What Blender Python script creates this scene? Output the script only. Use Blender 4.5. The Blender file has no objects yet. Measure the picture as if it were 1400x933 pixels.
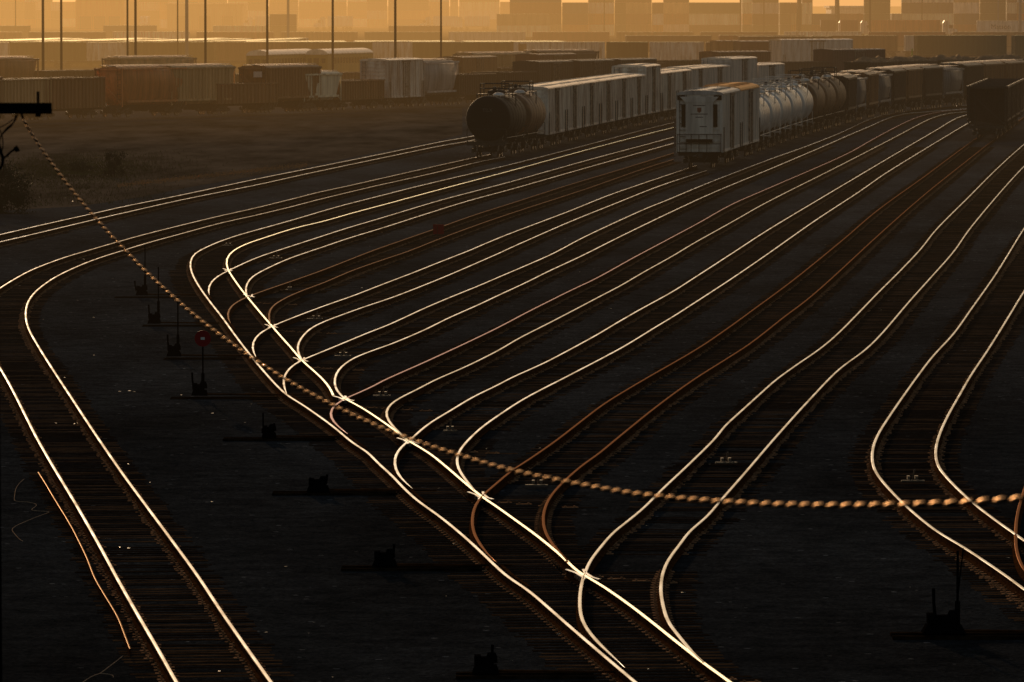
import bpy, math, random
from mathutils import Vector
random.seed(7)
PI=math.pi; rad=math.radians
scene=bpy.context.scene; COL=scene.collection
# ------------------------------------------------------------------ survey: photo point -> place on a level plane
F=9500.0; HC=10.8; PITCH=math.atan(466.5/F)
def at(px,py,z=0.0):
    u=(px-700)/F; v=(py-466.5)/F
    dy=math.cos(PITCH)-v*math.sin(PITCH); dz=-math.sin(PITCH)-v*math.cos(PITCH)
    t=(z-HC)/dz
    return Vector((u*t,dy*t,z))
def atd(px,py,d):
    """point at distance d along +Y seen at px,py"""
    u=(px-700)/F; v=(py-466.5)/F
    dy=math.cos(PITCH)-v*math.sin(PITCH); dz=-math.sin(PITCH)-v*math.cos(PITCH)
    t=d/dy
    return Vector((u*t,d,HC+dz*t))
# ------------------------------------------------------------------ materials
MATS={}
def newmat(name):
    m=bpy.data.materials.new(name); m.use_nodes=True
    nt=m.node_tree; b=nt.nodes['Principled BSDF']
    return m,nt,b
def N(nt,t,**k):
    n=nt.nodes.new(t)
    for a,v in k.items(): setattr(n,a,v)
    return n
def mat(name,col,rough=.6,metal=0,spec=.4,var=.25,scale=1.5,streak=False,bump=0,var2=None,vs=None):
    """procedural paint/steel/wood: two noise layers vary colour and roughness; streak runs down the side"""
    if name in MATS: return MATS[name]
    m,nt,b=newmat(name)
    tc=N(nt,'ShaderNodeTexCoord'); mp=N(nt,'ShaderNodeMapping')
    mp.inputs['Scale'].default_value=(1,1,.12) if streak else (vs or (1,1,1))
    oi=N(nt,'ShaderNodeObjectInfo'); om=N(nt,'ShaderNodeMath',operation='MULTIPLY'); om.inputs[1].default_value=60
    nt.links.new(oi.outputs['Random'],om.inputs[0]); nt.links.new(om.outputs[0],mp.inputs['Location'])
    nt.links.new(tc.outputs['Object'],mp.inputs['Vector'])
    n1=N(nt,'ShaderNodeTexNoise'); n1.inputs['Scale'].default_value=scale; n1.inputs['Detail'].default_value=5
    n1.inputs['Roughness'].default_value=.65
    nt.links.new(mp.outputs[0],n1.inputs['Vector'])
    cr=N(nt,'ShaderNodeValToRGB')
    c=list(col); d=[x*(1-var*1.6) for x in c] if var2 is None else list(var2)
    cr.color_ramp.elements[0].position=.32; cr.color_ramp.elements[1].position=.66
    cr.color_ramp.elements[0].color=(d[0],d[1],d[2],1); cr.color_ramp.elements[1].color=(min(1,c[0]*(1+var*.3)),min(1,c[1]*(1+var*.3)),min(1,c[2]*(1+var*.3)),1)
    nt.links.new(n1.outputs['Fac'],cr.inputs['Fac'])
    nt.links.new(cr.outputs['Color'],b.inputs['Base Color'])
    b.inputs['Roughness'].default_value=rough; b.inputs['Metallic'].default_value=metal
    b.inputs['Specular IOR Level'].default_value=spec
    if bump:
        bp=N(nt,'ShaderNodeBump'); bp.inputs['Strength'].default_value=bump; bp.inputs['Distance'].default_value=.05
        n2=N(nt,'ShaderNodeTexNoise'); n2.inputs['Scale'].default_value=scale*8; n2.inputs['Detail'].default_value=4
        nt.links.new(tc.outputs['Object'],n2.inputs['Vector']); nt.links.new(n2.outputs['Fac'],bp.inputs['Height'])
        nt.links.new(bp.outputs[0],b.inputs['Normal'])
    MATS[name]=m; return m
def rail_top(name,col,rough,var=.15):
    """bare running surface: a tinted metallic gloss, worn unevenly along its length"""
    m=bpy.data.materials.new(name); m.use_nodes=True; nt=m.node_tree; nt.nodes.clear()
    out=N(nt,'ShaderNodeOutputMaterial'); g=N(nt,'ShaderNodeBsdfGlossy'); tc=N(nt,'ShaderNodeTexCoord')
    n=N(nt,'ShaderNodeTexNoise'); n.inputs['Scale'].default_value=.45; n.inputs['Detail'].default_value=6
    nt.links.new(tc.outputs['Object'],n.inputs['Vector'])
    mx=N(nt,'ShaderNodeMapRange'); mx.inputs['To Min'].default_value=rough*(1-var); mx.inputs['To Max'].default_value=rough*(1+var)
    mx.inputs['From Min'].default_value=.3; mx.inputs['From Max'].default_value=.7
    nt.links.new(n.outputs['Fac'],mx.inputs['Value']); nt.links.new(mx.outputs[0],g.inputs['Roughness'])
    cr=N(nt,'ShaderNodeValToRGB'); cr.color_ramp.elements[0].position=.3; cr.color_ramp.elements[1].position=.65
    cr.color_ramp.elements[0].color=(*[c*(1-var*2) for c in col],1); cr.color_ramp.elements[1].color=(*col,1)
    nt.links.new(n.outputs['Fac'],cr.inputs['Fac']); nt.links.new(cr.outputs['Color'],g.inputs['Color'])
    nt.links.new(g.outputs[0],out.inputs['Surface']); MATS[name]=m; return m
M_BRIGHT=rail_top('polished_rail_head',(.60,.65,.76),.24,.32)
M_LADDER=rail_top('hard_worn_rail_head',(.92,1.0,1.0),.24,.06)
M_CREAM=rail_top('cream_rail_head',(.50,.53,.59),.26,.30)
M_GOLD=rail_top('gold_rail_head',(.46,.48,.54),.25,.28)
M_TAN=rail_top('dulled_rail_head',(.31,.25,.30),.28)
M_BROWN=rail_top('rusty_rail_head',(.105,.054,.034),.32)
M_SPARE=rail_top('dull_spare_rail_head',(.050,.036,.027),.34)
M_BROWN2=rail_top('dim_rusty_rail_head',(.12,.085,.070),.32)
M_RUST=mat('rail_rust',(.080,.034,.013),1,0,0,.4,3)
def coat(name,col,gl,rough,var=.3,scale=1.2):
    '''chalky paint or sheet metal with a weak sheen'''
    m=mat(name,col,1,0,0,var,scale); nt=m.node_tree; out=nt.nodes['Material Output']; b=nt.nodes['Principled BSDF']
    g=N(nt,'ShaderNodeBsdfGlossy'); g.inputs['Color'].default_value=(*gl,1); g.inputs['Roughness'].default_value=rough
    ad=N(nt,'ShaderNodeAddShader'); nt.links.new(b.outputs[0],ad.inputs[0]); nt.links.new(g.outputs[0],ad.inputs[1]); nt.links.new(ad.outputs[0],out.inputs['Surface']); return m
M_TIE=mat('creosoted_timber',(.030,.019,.011),1,0,0,.6,2.5,vs=(1,6,1),bump=.3)
M_TIE2=mat('sheen_timber',(.095,.056,.030),1,0,0,.62,1.6,vs=(1,5,1),bump=.3)  # paler tone stands in for the gloss on lit sleepers
M_PLATE=mat('tie_plate_steel',(.40,.22,.12),1,0,0,.5,4)
M_STEEL=mat('dark_steel',(.035,.028,.024),.5,.4,.5,.4,3)
M_BLACK=mat('blackened_iron',(.006,.005,.005),1,0,.0,.3,3)
# ------------------------------------------------------------------ mesh builder
class MB:
    def __init__(s): s.v=[]; s.f=[]; s.mi=[]; s.sm=[]
    def add(s,vs,fs,mi=0,sm=False):
        o=len(s.v); s.v.extend([tuple(p) for p in vs])
        for f in fs: s.f.append([o+i for i in f]); s.mi.append(mi); s.sm.append(sm)
    def box(s,c,d,mi=0,rz=0,taper=1.0,ry=0):
        hx,hy,hz=d[0]/2,d[1]/2,d[2]/2; vs=[]
        for sz in (-1,1):
            t=taper if sz>0 else 1
            for sx,sy in ((-1,-1),(1,-1),(1,1),(-1,1)):
                x,y,z=sx*hx*t,sy*hy*t,sz*hz
                if ry: x,z=x*math.cos(ry)+z*math.sin(ry),-x*math.sin(ry)+z*math.cos(ry)
                if rz: x,y=x*math.cos(rz)-y*math.sin(rz),x*math.sin(rz)+y*math.cos(rz)
                vs.append((c[0]+x,c[1]+y,c[2]+z))
        s.add(vs,[(0,3,2,1),(4,5,6,7),(0,1,5,4),(1,2,6,5),(2,3,7,6),(3,0,4,7)],mi)
    def tube(s,pts,r,mi=0,n=6,sm=True,cap=True):
        pts=[Vector(p) for p in pts]; rr=r if isinstance(r,(list,tuple)) else [r]*len(pts)
        rings=[]
        for i,p in enumerate(pts):
            t=(pts[min(i+1,len(pts)-1)]-pts[max(i-1,0)])
            if t.length<1e-9: t=Vector((0,0,1))
            t.normalize()
            a=Vector((0,0,1)) if abs(t.z)<.9 else Vector((1,0,0))
            u=t.cross(a).normalized(); w=u.cross(t)
            rings.append([p+(u*math.cos(2*PI*k/n)+w*math.sin(2*PI*k/n))*rr[i] for k in range(n)])
        vs=[q for rg in rings for q in rg]; fs=[]
        for i in range(len(pts)-1):
            for k in range(n):
                fs.append((i*n+k,i*n+(k+1)%n,(i+1)*n+(k+1)%n,(i+1)*n+k))
        s.add(vs,fs,mi,sm)
        if cap: s.add(rings[0],[tuple(range(n))[::-1]],mi); s.add(rings[-1],[tuple(range(n))],mi)
    def lathe(s,prof,axis='x',c=(0,0,0),n=20,mi=0,sm=True):
        """prof: (along, radius)"""
        vs=[]; fs=[]
        for a,r in prof:
            for k in range(n):
                q=2*PI*k/n; y,z=r*math.cos(q),r*math.sin(q)
                if axis=='x': p=(c[0]+a,c[1]+y,c[2]+z)
                elif axis=='y': p=(c[0]+y,c[1]+a,c[2]+z)
                else: p=(c[0]+y,c[1]+z,c[2]+a)
                vs.append(p)
        for i in range(len(prof)-1):
            for k in range(n): fs.append((i*n+k,i*n+(k+1)%n,(i+1)*n+(k+1)%n,(i+1)*n+k))
        fs.append(tuple(range(n))[::-1]); fs.append(tuple((len(prof)-1)*n+k for k in range(n)))
        s.add(vs,fs,mi,sm)
    def prism(s,poly,x0,x1,mi=0,axis='x',sm=False,scale1=1):
        """poly: list of (y,z) extruded along x (or (x,z) along y)"""
        n=len(poly)
        if axis=='x': vs=[(x0,a,b) for a,b in poly]+[(x1,a*scale1,b) for a,b in poly]
        else: vs=[(a,x0,b) for a,b in poly]+[(a*scale1,x1,b) for a,b in poly]
        fs=[(i,(i+1)%n,n+(i+1)%n,n+i) for i in range(n)]
        s.add(vs,fs,mi,sm); s.add(vs,[tuple(range(n))[::-1],tuple(range(n,2*n))],mi)
    def mesh(s,name,mats):
        me=bpy.data.meshes.new(name); me.from_pydata(s.v,[],s.f)
        for m in mats: me.materials.append(m)
        me.polygons.foreach_set('material_index',s.mi); me.polygons.foreach_set('use_smooth',s.sm)
        me.update(); return me
    def build(s,name,mats,parent=None,loc=(0,0,0),rz=0):
        if not isinstance(mats,(list,tuple)): mats=[mats]
        return ob(name,s.mesh(name,mats),parent,loc,rz)
def ob(name,data,parent=None,loc=(0,0,0),rz=0):
    o=bpy.data.objects.new(name,data); COL.objects.link(o); o.location=loc; o.rotation_euler=(0,0,rz)
    if parent: o.parent=parent
    return o
def tag(o,label=None,cat=None,group=None,kind=None):
    if label: o['label']=label
    if cat: o['category']=cat
    if group: o['group']=group
    if kind: o['kind']=kind
    return o
def thing(name,label,cat,loc=(0,0,0),rz=0,group=None):
    return tag(ob(name,None,None,loc,rz),label,cat,group)
def copy_tree(o,parent=None):
    c=o.copy(); COL.objects.link(c); c.parent=parent
    for k in ('label','category','group'):
        if parent is None and k in c: del c[k]
    for ch in list(o.children): copy_tree(ch,c)
    return c
def struct(name,mb,mats): return tag(mb.build(name,mats),kind='structure')
# ------------------------------------------------------------------ camera
cd=bpy.data.cameras.new('camera'); cam=ob('camera',cd,None,(0,0,HC))
cam.rotation_euler=(PI/2-PITCH,0,0)
cd.sensor_width=36; cd.lens=F/1400*36; cd.clip_start=1; cd.clip_end=12000
cd.dof.use_dof=True; cd.dof.focus_distance=190; cd.dof.aperture_fstop=9
scene.camera=cam
# ------------------------------------------------------------------ light
SUN_EL=7.0; SUN_AZ=-7.0     # degrees; azimuth from +Y, negative = left
w=bpy.data.worlds.new('World'); scene.world=w; w.use_nodes=True
nt=w.node_tree; bg=nt.nodes['Background']
sky=nt.nodes.new('ShaderNodeTexSky'); sky.sky_type='NISHITA'; sky.sun_disc=False
sky.sun_elevation=rad(SUN_EL); sky.sun_rotation=rad(SUN_AZ); sky.air_density=1.4; sky.dust_density=4.0; sky.ozone_density=1.5
hs=nt.nodes.new('ShaderNodeHueSaturation'); hs.inputs['Saturation'].default_value=.80; nt.links.new(sky.outputs[0],hs.inputs['Color']); nt.links.new(hs.outputs[0],bg.inputs['Color']); bg.inputs['Strength'].default_value=.075
sd=bpy.data.lights.new('sun','SUN'); sd.energy=2.6; sd.angle=rad(.6); sd.color=(1,.66,.36)
so=ob('sun',sd)
d=Vector((math.sin(rad(SUN_AZ))*math.cos(rad(SUN_EL)),math.cos(rad(SUN_AZ))*math.cos(rad(SUN_EL)),math.sin(rad(SUN_EL))))
so.rotation_euler=d.to_track_quat('Z','Y').to_euler()
scene.view_settings.view_transform='Standard'; scene.view_settings.look='None'; scene.view_settings.exposure=0
cy=scene.cycles
cy.use_denoising=True; cy.max_bounces=6; cy.diffuse_bounces=2; cy.glossy_bounces=3; cy.volume_bounces=0; cy.transparent_max_bounces=16
cy.sample_clamp_indirect=4
# ------------------------------------------------------------------ ground
def ground_mat():
    m,nt,b=newmat('ballast_ground')
    g=N(nt,'ShaderNodeNewGeometry')
    big=N(nt,'ShaderNodeTexNoise'); big.inputs['Scale'].default_value=.09; big.inputs['Detail'].default_value=5; big.inputs['Roughness'].default_value=.6
    mp=N(nt,'ShaderNodeMapping'); mp.inputs['Scale'].default_value=(1.6,.45,1)
    nt.links.new(g.outputs['Position'],mp.inputs['Vector']); nt.links.new(mp.outputs[0],big.inputs['Vector'])
    cr=N(nt,'ShaderNodeValToRGB'); e=cr.color_ramp.elements
    e[0].position=.3; e[0].color=(.034,.034,.036,1); e[1].position=.7; e[1].color=(.072,.080,.092,1)
    nt.links.new(big.outputs['Fac'],cr.inputs['Fac'])
    st=N(nt,'ShaderNodeTexVoronoi'); st.inputs['Scale'].default_value=16
    nt.links.new(g.outputs['Position'],st.inputs['Vector'])
    mr=N(nt,'ShaderNodeMapRange'); mr.inputs['From Min'].default_value=0; mr.inputs['From Max'].default_value=1; mr.inputs['To Min'].default_value=.45; mr.inputs['To Max'].default_value=1.55
    nt.links.new(st.outputs['Color'],mr.inputs['Value'])
    sep=N(nt,'ShaderNodeSeparateXYZ'); nt.links.new(g.outputs['Position'],sep.inputs[0])
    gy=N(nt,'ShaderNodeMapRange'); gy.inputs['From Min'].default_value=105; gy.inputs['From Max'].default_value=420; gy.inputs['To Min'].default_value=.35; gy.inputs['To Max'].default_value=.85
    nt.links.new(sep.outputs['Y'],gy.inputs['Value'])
    n2=N(nt,'ShaderNodeTexNoise'); n2.inputs['Scale'].default_value=1.3; n2.inputs['Detail'].default_value=8; n2.inputs['Roughness'].default_value=.75; nt.links.new(g.outputs['Position'],n2.inputs['Vector'])
    m2=N(nt,'ShaderNodeMapRange'); m2.inputs['From Min'].default_value=.3; m2.inputs['From Max'].default_value=.7; m2.inputs['To Min'].default_value=.45; m2.inputs['To Max'].default_value=1.5
    nt.links.new(n2.outputs['Fac'],m2.inputs['Value'])
    v3=N(nt,'ShaderNodeTexVoronoi'); v3.inputs['Scale'].default_value=4.5; nt.links.new(g.outputs['Position'],v3.inputs['Vector'])
    s3=N(nt,'ShaderNodeSeparateColor'); nt.links.new(v3.outputs['Color'],s3.inputs[0])
    g3=N(nt,'ShaderNodeMath',operation='GREATER_THAN'); g3.inputs[1].default_value=.972; nt.links.new(s3.outputs[0],g3.inputs[0])
    l3=N(nt,'ShaderNodeMath',operation='LESS_THAN'); l3.inputs[1].default_value=.28; nt.links.new(v3.outputs['Distance'],l3.inputs[0])
    k3=N(nt,'ShaderNodeMath',operation='MULTIPLY'); nt.links.new(g3.outputs[0],k3.inputs[0]); nt.links.new(l3.outputs[0],k3.inputs[1])
    q3=N(nt,'ShaderNodeMath',operation='MULTIPLY_ADD'); q3.inputs[1].default_value=3.5; nt.links.new(k3.outputs[0],q3.inputs[0]); nt.links.new(m2.outputs[0],q3.inputs[2])
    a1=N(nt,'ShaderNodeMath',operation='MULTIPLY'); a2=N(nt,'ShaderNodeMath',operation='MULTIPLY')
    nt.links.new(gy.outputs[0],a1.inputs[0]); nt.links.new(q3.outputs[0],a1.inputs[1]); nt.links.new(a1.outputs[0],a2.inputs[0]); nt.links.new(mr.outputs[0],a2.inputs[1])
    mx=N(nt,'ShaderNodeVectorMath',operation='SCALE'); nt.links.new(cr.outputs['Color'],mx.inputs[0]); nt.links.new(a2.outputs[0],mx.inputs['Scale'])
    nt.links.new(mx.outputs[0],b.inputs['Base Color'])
    bp=N(nt,'ShaderNodeBump'); bp.inputs['Strength'].default_value=.6; bp.inputs['Distance'].default_value=.03
    nt.links.new(st.outputs['Distance'],bp.inputs['Height']); nt.links.new(bp.outputs[0],b.inputs['Normal'])
    b.inputs['Roughness'].default_value=1; b.inputs['Specular IOR Level'].default_value=0
    return m
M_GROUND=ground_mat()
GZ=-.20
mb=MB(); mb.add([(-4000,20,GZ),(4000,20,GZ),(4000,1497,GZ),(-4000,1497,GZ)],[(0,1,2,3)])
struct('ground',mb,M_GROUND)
mb=MB(); mb.add([(-4000,1497,GZ),(4000,1497,GZ),(4000,1503,2.3),(-4000,1503,2.3),(4000,9000,2.3),(-4000,9000,2.3)],[(0,1,2,3),(3,2,4,5)])
struct('terrain',mb,mat('dusty_yard_ground',(.10,.08,.06),1,0,0,.4,.05))
# dusty open strip in front of the far train
mb=MB(); e=[(-60,292),(40,286),(110,282),(190,270),(260,256),(330,244),(420,228),(520,207),(600,192),(632,184),(632,146),(480,156),(300,163),(100,170),(-60,174)]
mb.add([at(x,y,GZ+.004) for x,y in e],[tuple(range(len(e)))[::-1]])
struct('dirt_road',mb,mat('dusty_earth',(.105,.082,.064),1,0,0,.5,.12,vs=(2,.35,1)))
# ------------------------------------------------------------------ rail survey
R={}
R['A1']=[(-70,336),(0,320.8),(60,307),(125,292.5),(175,281.3),(250,266.3),(350,245),(425,230),(525,210),(600,194.5),(632.5,188.8),(700,176),(780,163)]
R['A2']=[(-70,347),(0,330.8),(60,316.8),(125,301.3),(175,289.8),(250,273),(350,253),(425,236.5),(525,215.5),(600,200),(632.5,194.5),(700,181.5),(780,168)]
R['B1']=[(672.5,210.8),(642.5,216.8),(600,226.3),(550,237.5),(475,254.5),(437.5,262.5),(400,272),(350,284.3),(300,295.5),(250,307.5),(200,320),(160,331),(114.3,344.3),(85.7,352.9),(42.9,369.3),(14.3,385),(0,394),(-15,405),(-26,420),(-31,436),(-30,451),(-23,467),(-12,484),(0,503),(10,520),(21.4,541.4),(37.1,572.9),(52.1,602.1),(74.1,640.2),(104.2,690),(136,745.7),(160,790.1),(186.1,836.2),(214.2,884.3),(241.2,932.4),(266,974),(318,1062)]
R['B2']=[(690,214.5),(655,221.3),(600,235),(550,246.3),(512.5,254.5),(437.5,272.5),(395,283.5),(350,294.3),(300,305.5),(250,319),(200,332.7),(165.7,343.3),(142.9,350.3),(114.3,360.7),(85.7,373.6),(71.4,381.4),(57.1,391.4),(45.7,401.4),(38.6,411.4),(35,421.4),(34.6,430),(36,442),(41,454),(48.6,467.1),(57.1,481.4),(67.1,497.1),(80,517.1),(97.1,542.9),(117.1,573.5),(140.3,608.1),(170.3,651.2),(200.4,692),(240.3,745.8),(272.3,790),(303.4,837),(336.4,884.3),(370.5,932.4),(400,974),(463,1062)]
R['L']=[(921.3,167.5),(875,178.8),(800,198.8),(700,224.4),(625,242),(565,256.3),(525,266.5),(462.5,282.5),(404.5,299.5),(362.5,311.3),(325,321.8),(295,332.3),(272.5,342.8),(262,349.5),(258.3,356.5),(259,366),(265,379.5),(274,394.5),(287.5,413),(304,434),(322,459),(340,482.5),(356,502),(375,523.5),(392,539.8),(412.5,552.5),(435,568),(457.5,584.5),(477.3,601.3),(490,610.3),(503,618.5),(518,634),(536,650),(551,666),(570.5,683.8),(600,705),(624,724.2),(648.1,745.3),(670.1,766.3),(692.2,786.5),(720,805.5),(740,821.8),(770,848.2),(806,879.3),(840.2,908.3),(868.3,932),(905,963),(1010,1052)]
R['R']=[(921,174.3),(875,185.8),(800,205.5),(700,233),(600,259.5),(525,279.8),(480,291.8),(445,301.8),(400,312.8),(362.5,324.8),(340,332.3),(325,339),(313,346.5),(307,354),(307.8,360.5),(311.5,369),(320.5,382.5),(332.5,399),(344.5,413.5),(358,429.8),(370,443.5),(385,461),(397,474),(412,491.8),(431,508.5),(443,520),(450.5,529),(455,536.5),(455.7,540.5)]
R['R2']=[(471,544.5),(483,551),(496,558),(518,572.5),(538,586.5),(555,600),(575,612),(590,621.5),(608,636),(622,648),(640,663.5),(658,678),(680,693),(704,710.2),(730.3,729.2),(754.3,748.3),(772.5,764),(788,779.5),(800.4,787),(826,802.3),(860,826),(890,849),(920,873),(948.4,895.3),(962.4,906.3),(998.5,932.4),(1040,963),(1150,1050)]
R['D1']=[(921,187.5),(875,200),(800,220),(700,248.1),(650,261.3),(600,274.5),(525,297),(475,311.8),(430,326.3),(400,336),(361,348.8),(340,357),(314.5,369),(299.5,376.5),(289,384),(283.3,391.5),(283,398),(286.3,403.5)]
R['D2']=[(921,195.8),(875,208.8),(800,230),(700,258.5),(637.5,275.5),(575,295),(525,311),(475,326.3),(445,336.5),(405,350),(385,357.8),(362.5,368.3),(346,377.3),(337.5,385.5),(334,394),(334.8,400.5),(338,405.8)]
R['E1']=[(921,209.3),(850,231.3),(775,253.8),(700,277.8),(647.5,294.5),(600,311.3),(548,329.3),(505,344.5),(445,368),(400,384),(370,394.3),(341.5,404.6),(325.5,412),(313.3,421),(308.5,429.7),(310,436),(315.3,442)]
R['E2']=[(921,218),(875,232.5),(800,258.8),(700,291.3),(650,308.5),(600,327),(559,343.3),(524.2,355),(480.2,370.5),(444,386),(413,397.5),(391,407),(372.5,418.5),(366.6,427.5),(366.5,435.5),(369.5,443)]
R['F1']=[(952.5,226.3),(937.5,231.3),(900,243.8),(832.5,267),(775,290),(700,318.3),(665,332.5),(640.5,343),(600,358.8),(564.3,373.1),(524.2,388.3),(483,404.3),(440,419.4),(392.5,437.5),(373,445.8),(355,455.8),(344.5,466.5),(342.8,475),(346,483.7),(350.5,488.7)]
R['F2']=[(966,233),(900,255),(840,278.8),(775,305),(700,338),(680.6,347),(606.4,379.1),(540.3,405.2),(493,421.3),(440.5,440.8),(421,451.8),(411,462.5),(406,473.5),(407.5,484.5),(412.5,492)]
R['G1']=[(1390,138),(1325,143.5),(1265,148.8),(1224,154.5),(1189,163),(1150,181.3),(1100,201),(1050,218.8),(975,247.5),(912.5,273.5),(875,288.8),(800,323.5),(757.5,346),(720,362.7),(681,379.3),(650.5,392.4),(620.4,404.5),(580.4,421.4),(534.3,442.7),(500.2,456.2),(455,475),(415,491.5),(400,499.8),(389.5,511.5),(386.2,523),(388,532),(392.5,539.5)]
R['G2']=[(1390,142.5),(1325,148.5),(1255,154),(1235,156),(1221,159.3),(1206,165),(1190,172.5),(1162.5,184),(1125,200.5),(1050,232.3),(975,263.5),(912.5,292.3),(850,322.5),(793,351),(750.2,370.8),(720,385.9),(680.3,404.3),(653,417.2),(612.4,435.2),(580.4,451),(538,469),(498,483.5),(477,493.3),(463,505),(456.6,516),(456.5,525),(460.5,534.5),(465.5,540.8),(471,544.5)]
R['H1']=[(1390,145.5),(1323.5,149.8),(1295,151.8),(1274,155),(1250,161.8),(1220,176.2),(1190,192.5),(1150,214.3),(1050,257.8),(1000,279.8),(955,305),(912,328),(865,353),(816.4,380),(780.3,397.1),(736,419.2),(720.2,427.2),(680.3,448.2),(640,467.7),(626.5,474),(580.4,495.3),(528,518.5),(510,528),(487.5,538.3),(471,545.3),(457.5,554.2),(449.6,563.8),(451.5,572),(462,582.5),(475.5,593)]
R['H2']=[(1390,148.5),(1325,152.8),(1298,155),(1280,159.3),(1266,165),(1250,173.5),(1213,193.2),(1190,205),(1137.5,231.9),(1050,275.9),(1000,304),(950,331.8),(918,351),(880.5,371.8),(850.4,389.5),(820.4,405.2),(784.3,424.2),(750,442),(710,462.3),(680.5,479.5),(640.3,499.6),(600.4,517),(590,522),(570,532.5),(555,539.8),(540,548),(529.5,556.3),(525.8,563),(527.3,569.3),(535.5,581),(544.5,590),(555,600)]
R['I1']=[(1390,145),(1324.3,156.5),(1304,163.5),(1280,178),(1235,204.3),(1195,228),(1125,269.5),(1050,314.5),(1000,347),(947.5,381),(918,399.7),(875.3,423.1),(840.4,443.2),(813,459.5),(760.2,488),(737,499.5),(700,516.1),(680.2,526.5),(646.2,543.1),(618,560),(590,576.8),(575,588.3),(560,602),(548,610.8),(541,621.5),(538.3,633),(540.5,642.5),(548,653),(560,664.3),(563.8,667.7)]
R['I2']=[(1390,150),(1350,157),(1325.4,167.5),(1298,183.7),(1243,217),(1206.5,239.8),(1175,262),(1112.5,303),(1050,347),(1000,381.2),(940.2,420.1),(920.6,432.6),(895,448),(855,472.5),(820.2,491.3),(774,515.3),(720.3,543.1),(688.3,563.2),(656.2,586.2),(634,608.3),(625.5,621.5),(624,634.3),(630,646.3),(640,660),(648,670)]
R['J1']=[(1400,143),(1375,160),(1335,188.8),(1300,214.5),(1262.5,242.5),(1200,287.5),(1150,330),(1086.5,381.5),(1030.4,423.1),(990.3,452.1),(948.3,480),(880,519.3),(830,549.5),(800.5,571.2),(760.4,602.2),(722.3,628.7),(700.2,643),(672.2,666.4),(660.1,677.1),(650.1,690.1),(645.9,706.2),(646.5,724.2),(654,740.2),(668,758.3),(679.2,768.3)]
R['J2']=[(1420,147),(1400,160),(1360,190),(1325,217.5),(1262.5,267.5),(1200,322.5),(1135,382.5),(1100.6,412.1),(1074.5,431.5),(1030.4,466.2),(1000.4,486.2),(948,519.3),(900,554),(850,594.1),(819.5,619.3),(792.4,639),(764.3,664.6),(750.3,682.1),(743.2,700.2),(743.9,722.2),(754.3,742.2),(770.3,761),(777,769)]
R['K1']=[(1450,158),(1400,197.5),(1362.5,231.3),(1325,268.8),(1280,313.8),(1258.5,341),(1225,376),(1201.1,399.6),(1150,451.9),(1120.8,477),(1087,500.3),(1060,520),(1038.7,539),(1008.4,566.4),(990.3,583.1),(976.3,600.8),(940.2,636.2),(906,668.3),(880,694.2),(858.5,712),(838,728.5),(821,748),(806,768),(800,783),(796,793),(793,812),(793,834.2),(796,848.2),(806,864.2),(820.2,880.3),(836.2,895.3),(854.2,912.3)]
R['K2']=[(1450,179),(1400,227.5),(1362.5,268.8),(1325,314),(1304,344),(1275,376.8),(1242.5,413),(1206,455.6),(1181.7,479.3),(1145.2,506.7),(1106.2,547),(1080.5,575.1),(1050.4,609.1),(1020.4,644.2),(986.3,683),(966.3,706),(942.2,727),(928.4,745.5),(914.4,764),(905.8,784.1),(903.5,806.1),(906.3,826.2),(913.4,849.2),(932.4,874.3),(950.4,895.6),(962.4,906.3)]
R['M1']=[(1490,190),(1430,267),(1400,312.5),(1383,340),(1360,377),(1327.7,422.7),(1303.3,456.8),(1274.2,488.4),(1245,527.3),(1217,567.5),(1200.2,594.1),(1193.3,612.1),(1192.1,626.2),(1195.5,642.2),(1206.2,657.5),(1224.2,677.3),(1241,693.5),(1262.5,712),(1284.5,728.3),(1317,747.7),(1346.2,766.9),(1375.5,787),(1400,805.1),(1440,834),(1600,950)]
R['M2']=[(1540,225),(1480,281),(1440,336),(1410,383),(1400,398.4),(1376.3,437.3),(1352,476.3),(1327.6,512.7),(1311,541.5),(1296,568),(1284.3,594.1),(1279.5,612.1),(1279.7,628.2),(1283.8,639.2),(1300,658.6),(1327,684.3),(1354,705.7),(1386,728.5),(1440,767),(1560,853)]
R['N1']=[(1520,500),(1470,560),(1440,600),(1412,642),(1399.5,673),(1391,703),(1389,726),(1389.5,750),(1398,774.7),(1418,800)]
# ------------------------------------------------------------------ rails and sleepers
def smooth2(pts,step=5.0):
    """Catmull-Rom through the surveyed points, resampled evenly, then lightly relaxed"""
    P=[Vector(p) for p in pts]; out=[]
    for i in range(len(P)-1):
        a=P[i-1] if i else P[0]*2-P[1]; b=P[i]; c=P[i+1]; d=P[i+2] if i+2<len(P) else P[-1]*2-P[-2]
        n=max(1,int((c-b).length/step))
        for k in range(n):
            t=k/n
            out.append(.5*((2*b)+(c-a)*t+(2*a-5*b+4*c-d)*t*t+(3*b-a-3*c+d)*t**3))
    out.append(P[-1])
    for _ in range(3):
        q=out[:]
        for i in range(1,len(out)-1): q[i]=out[i]*.5+(out[i-1]+out[i+1])*.25
        out=q
    return out
W3={k:[at(p.x,p.y,0) for p in smooth2(v)] for k,v in R.items()}
PROF=[(-.070,-.180),(-.070,-.168),(-.012,-.150),(-.009,-.050),(-.031,-.042),(-.0315,-.010),(-.026,-.0015),(-.012,0),
      (.012,0),(.026,-.0015),(.0315,-.010),(.031,-.042),(.009,-.050),(.012,-.150),(.070,-.168),(.070,-.180)]
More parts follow.
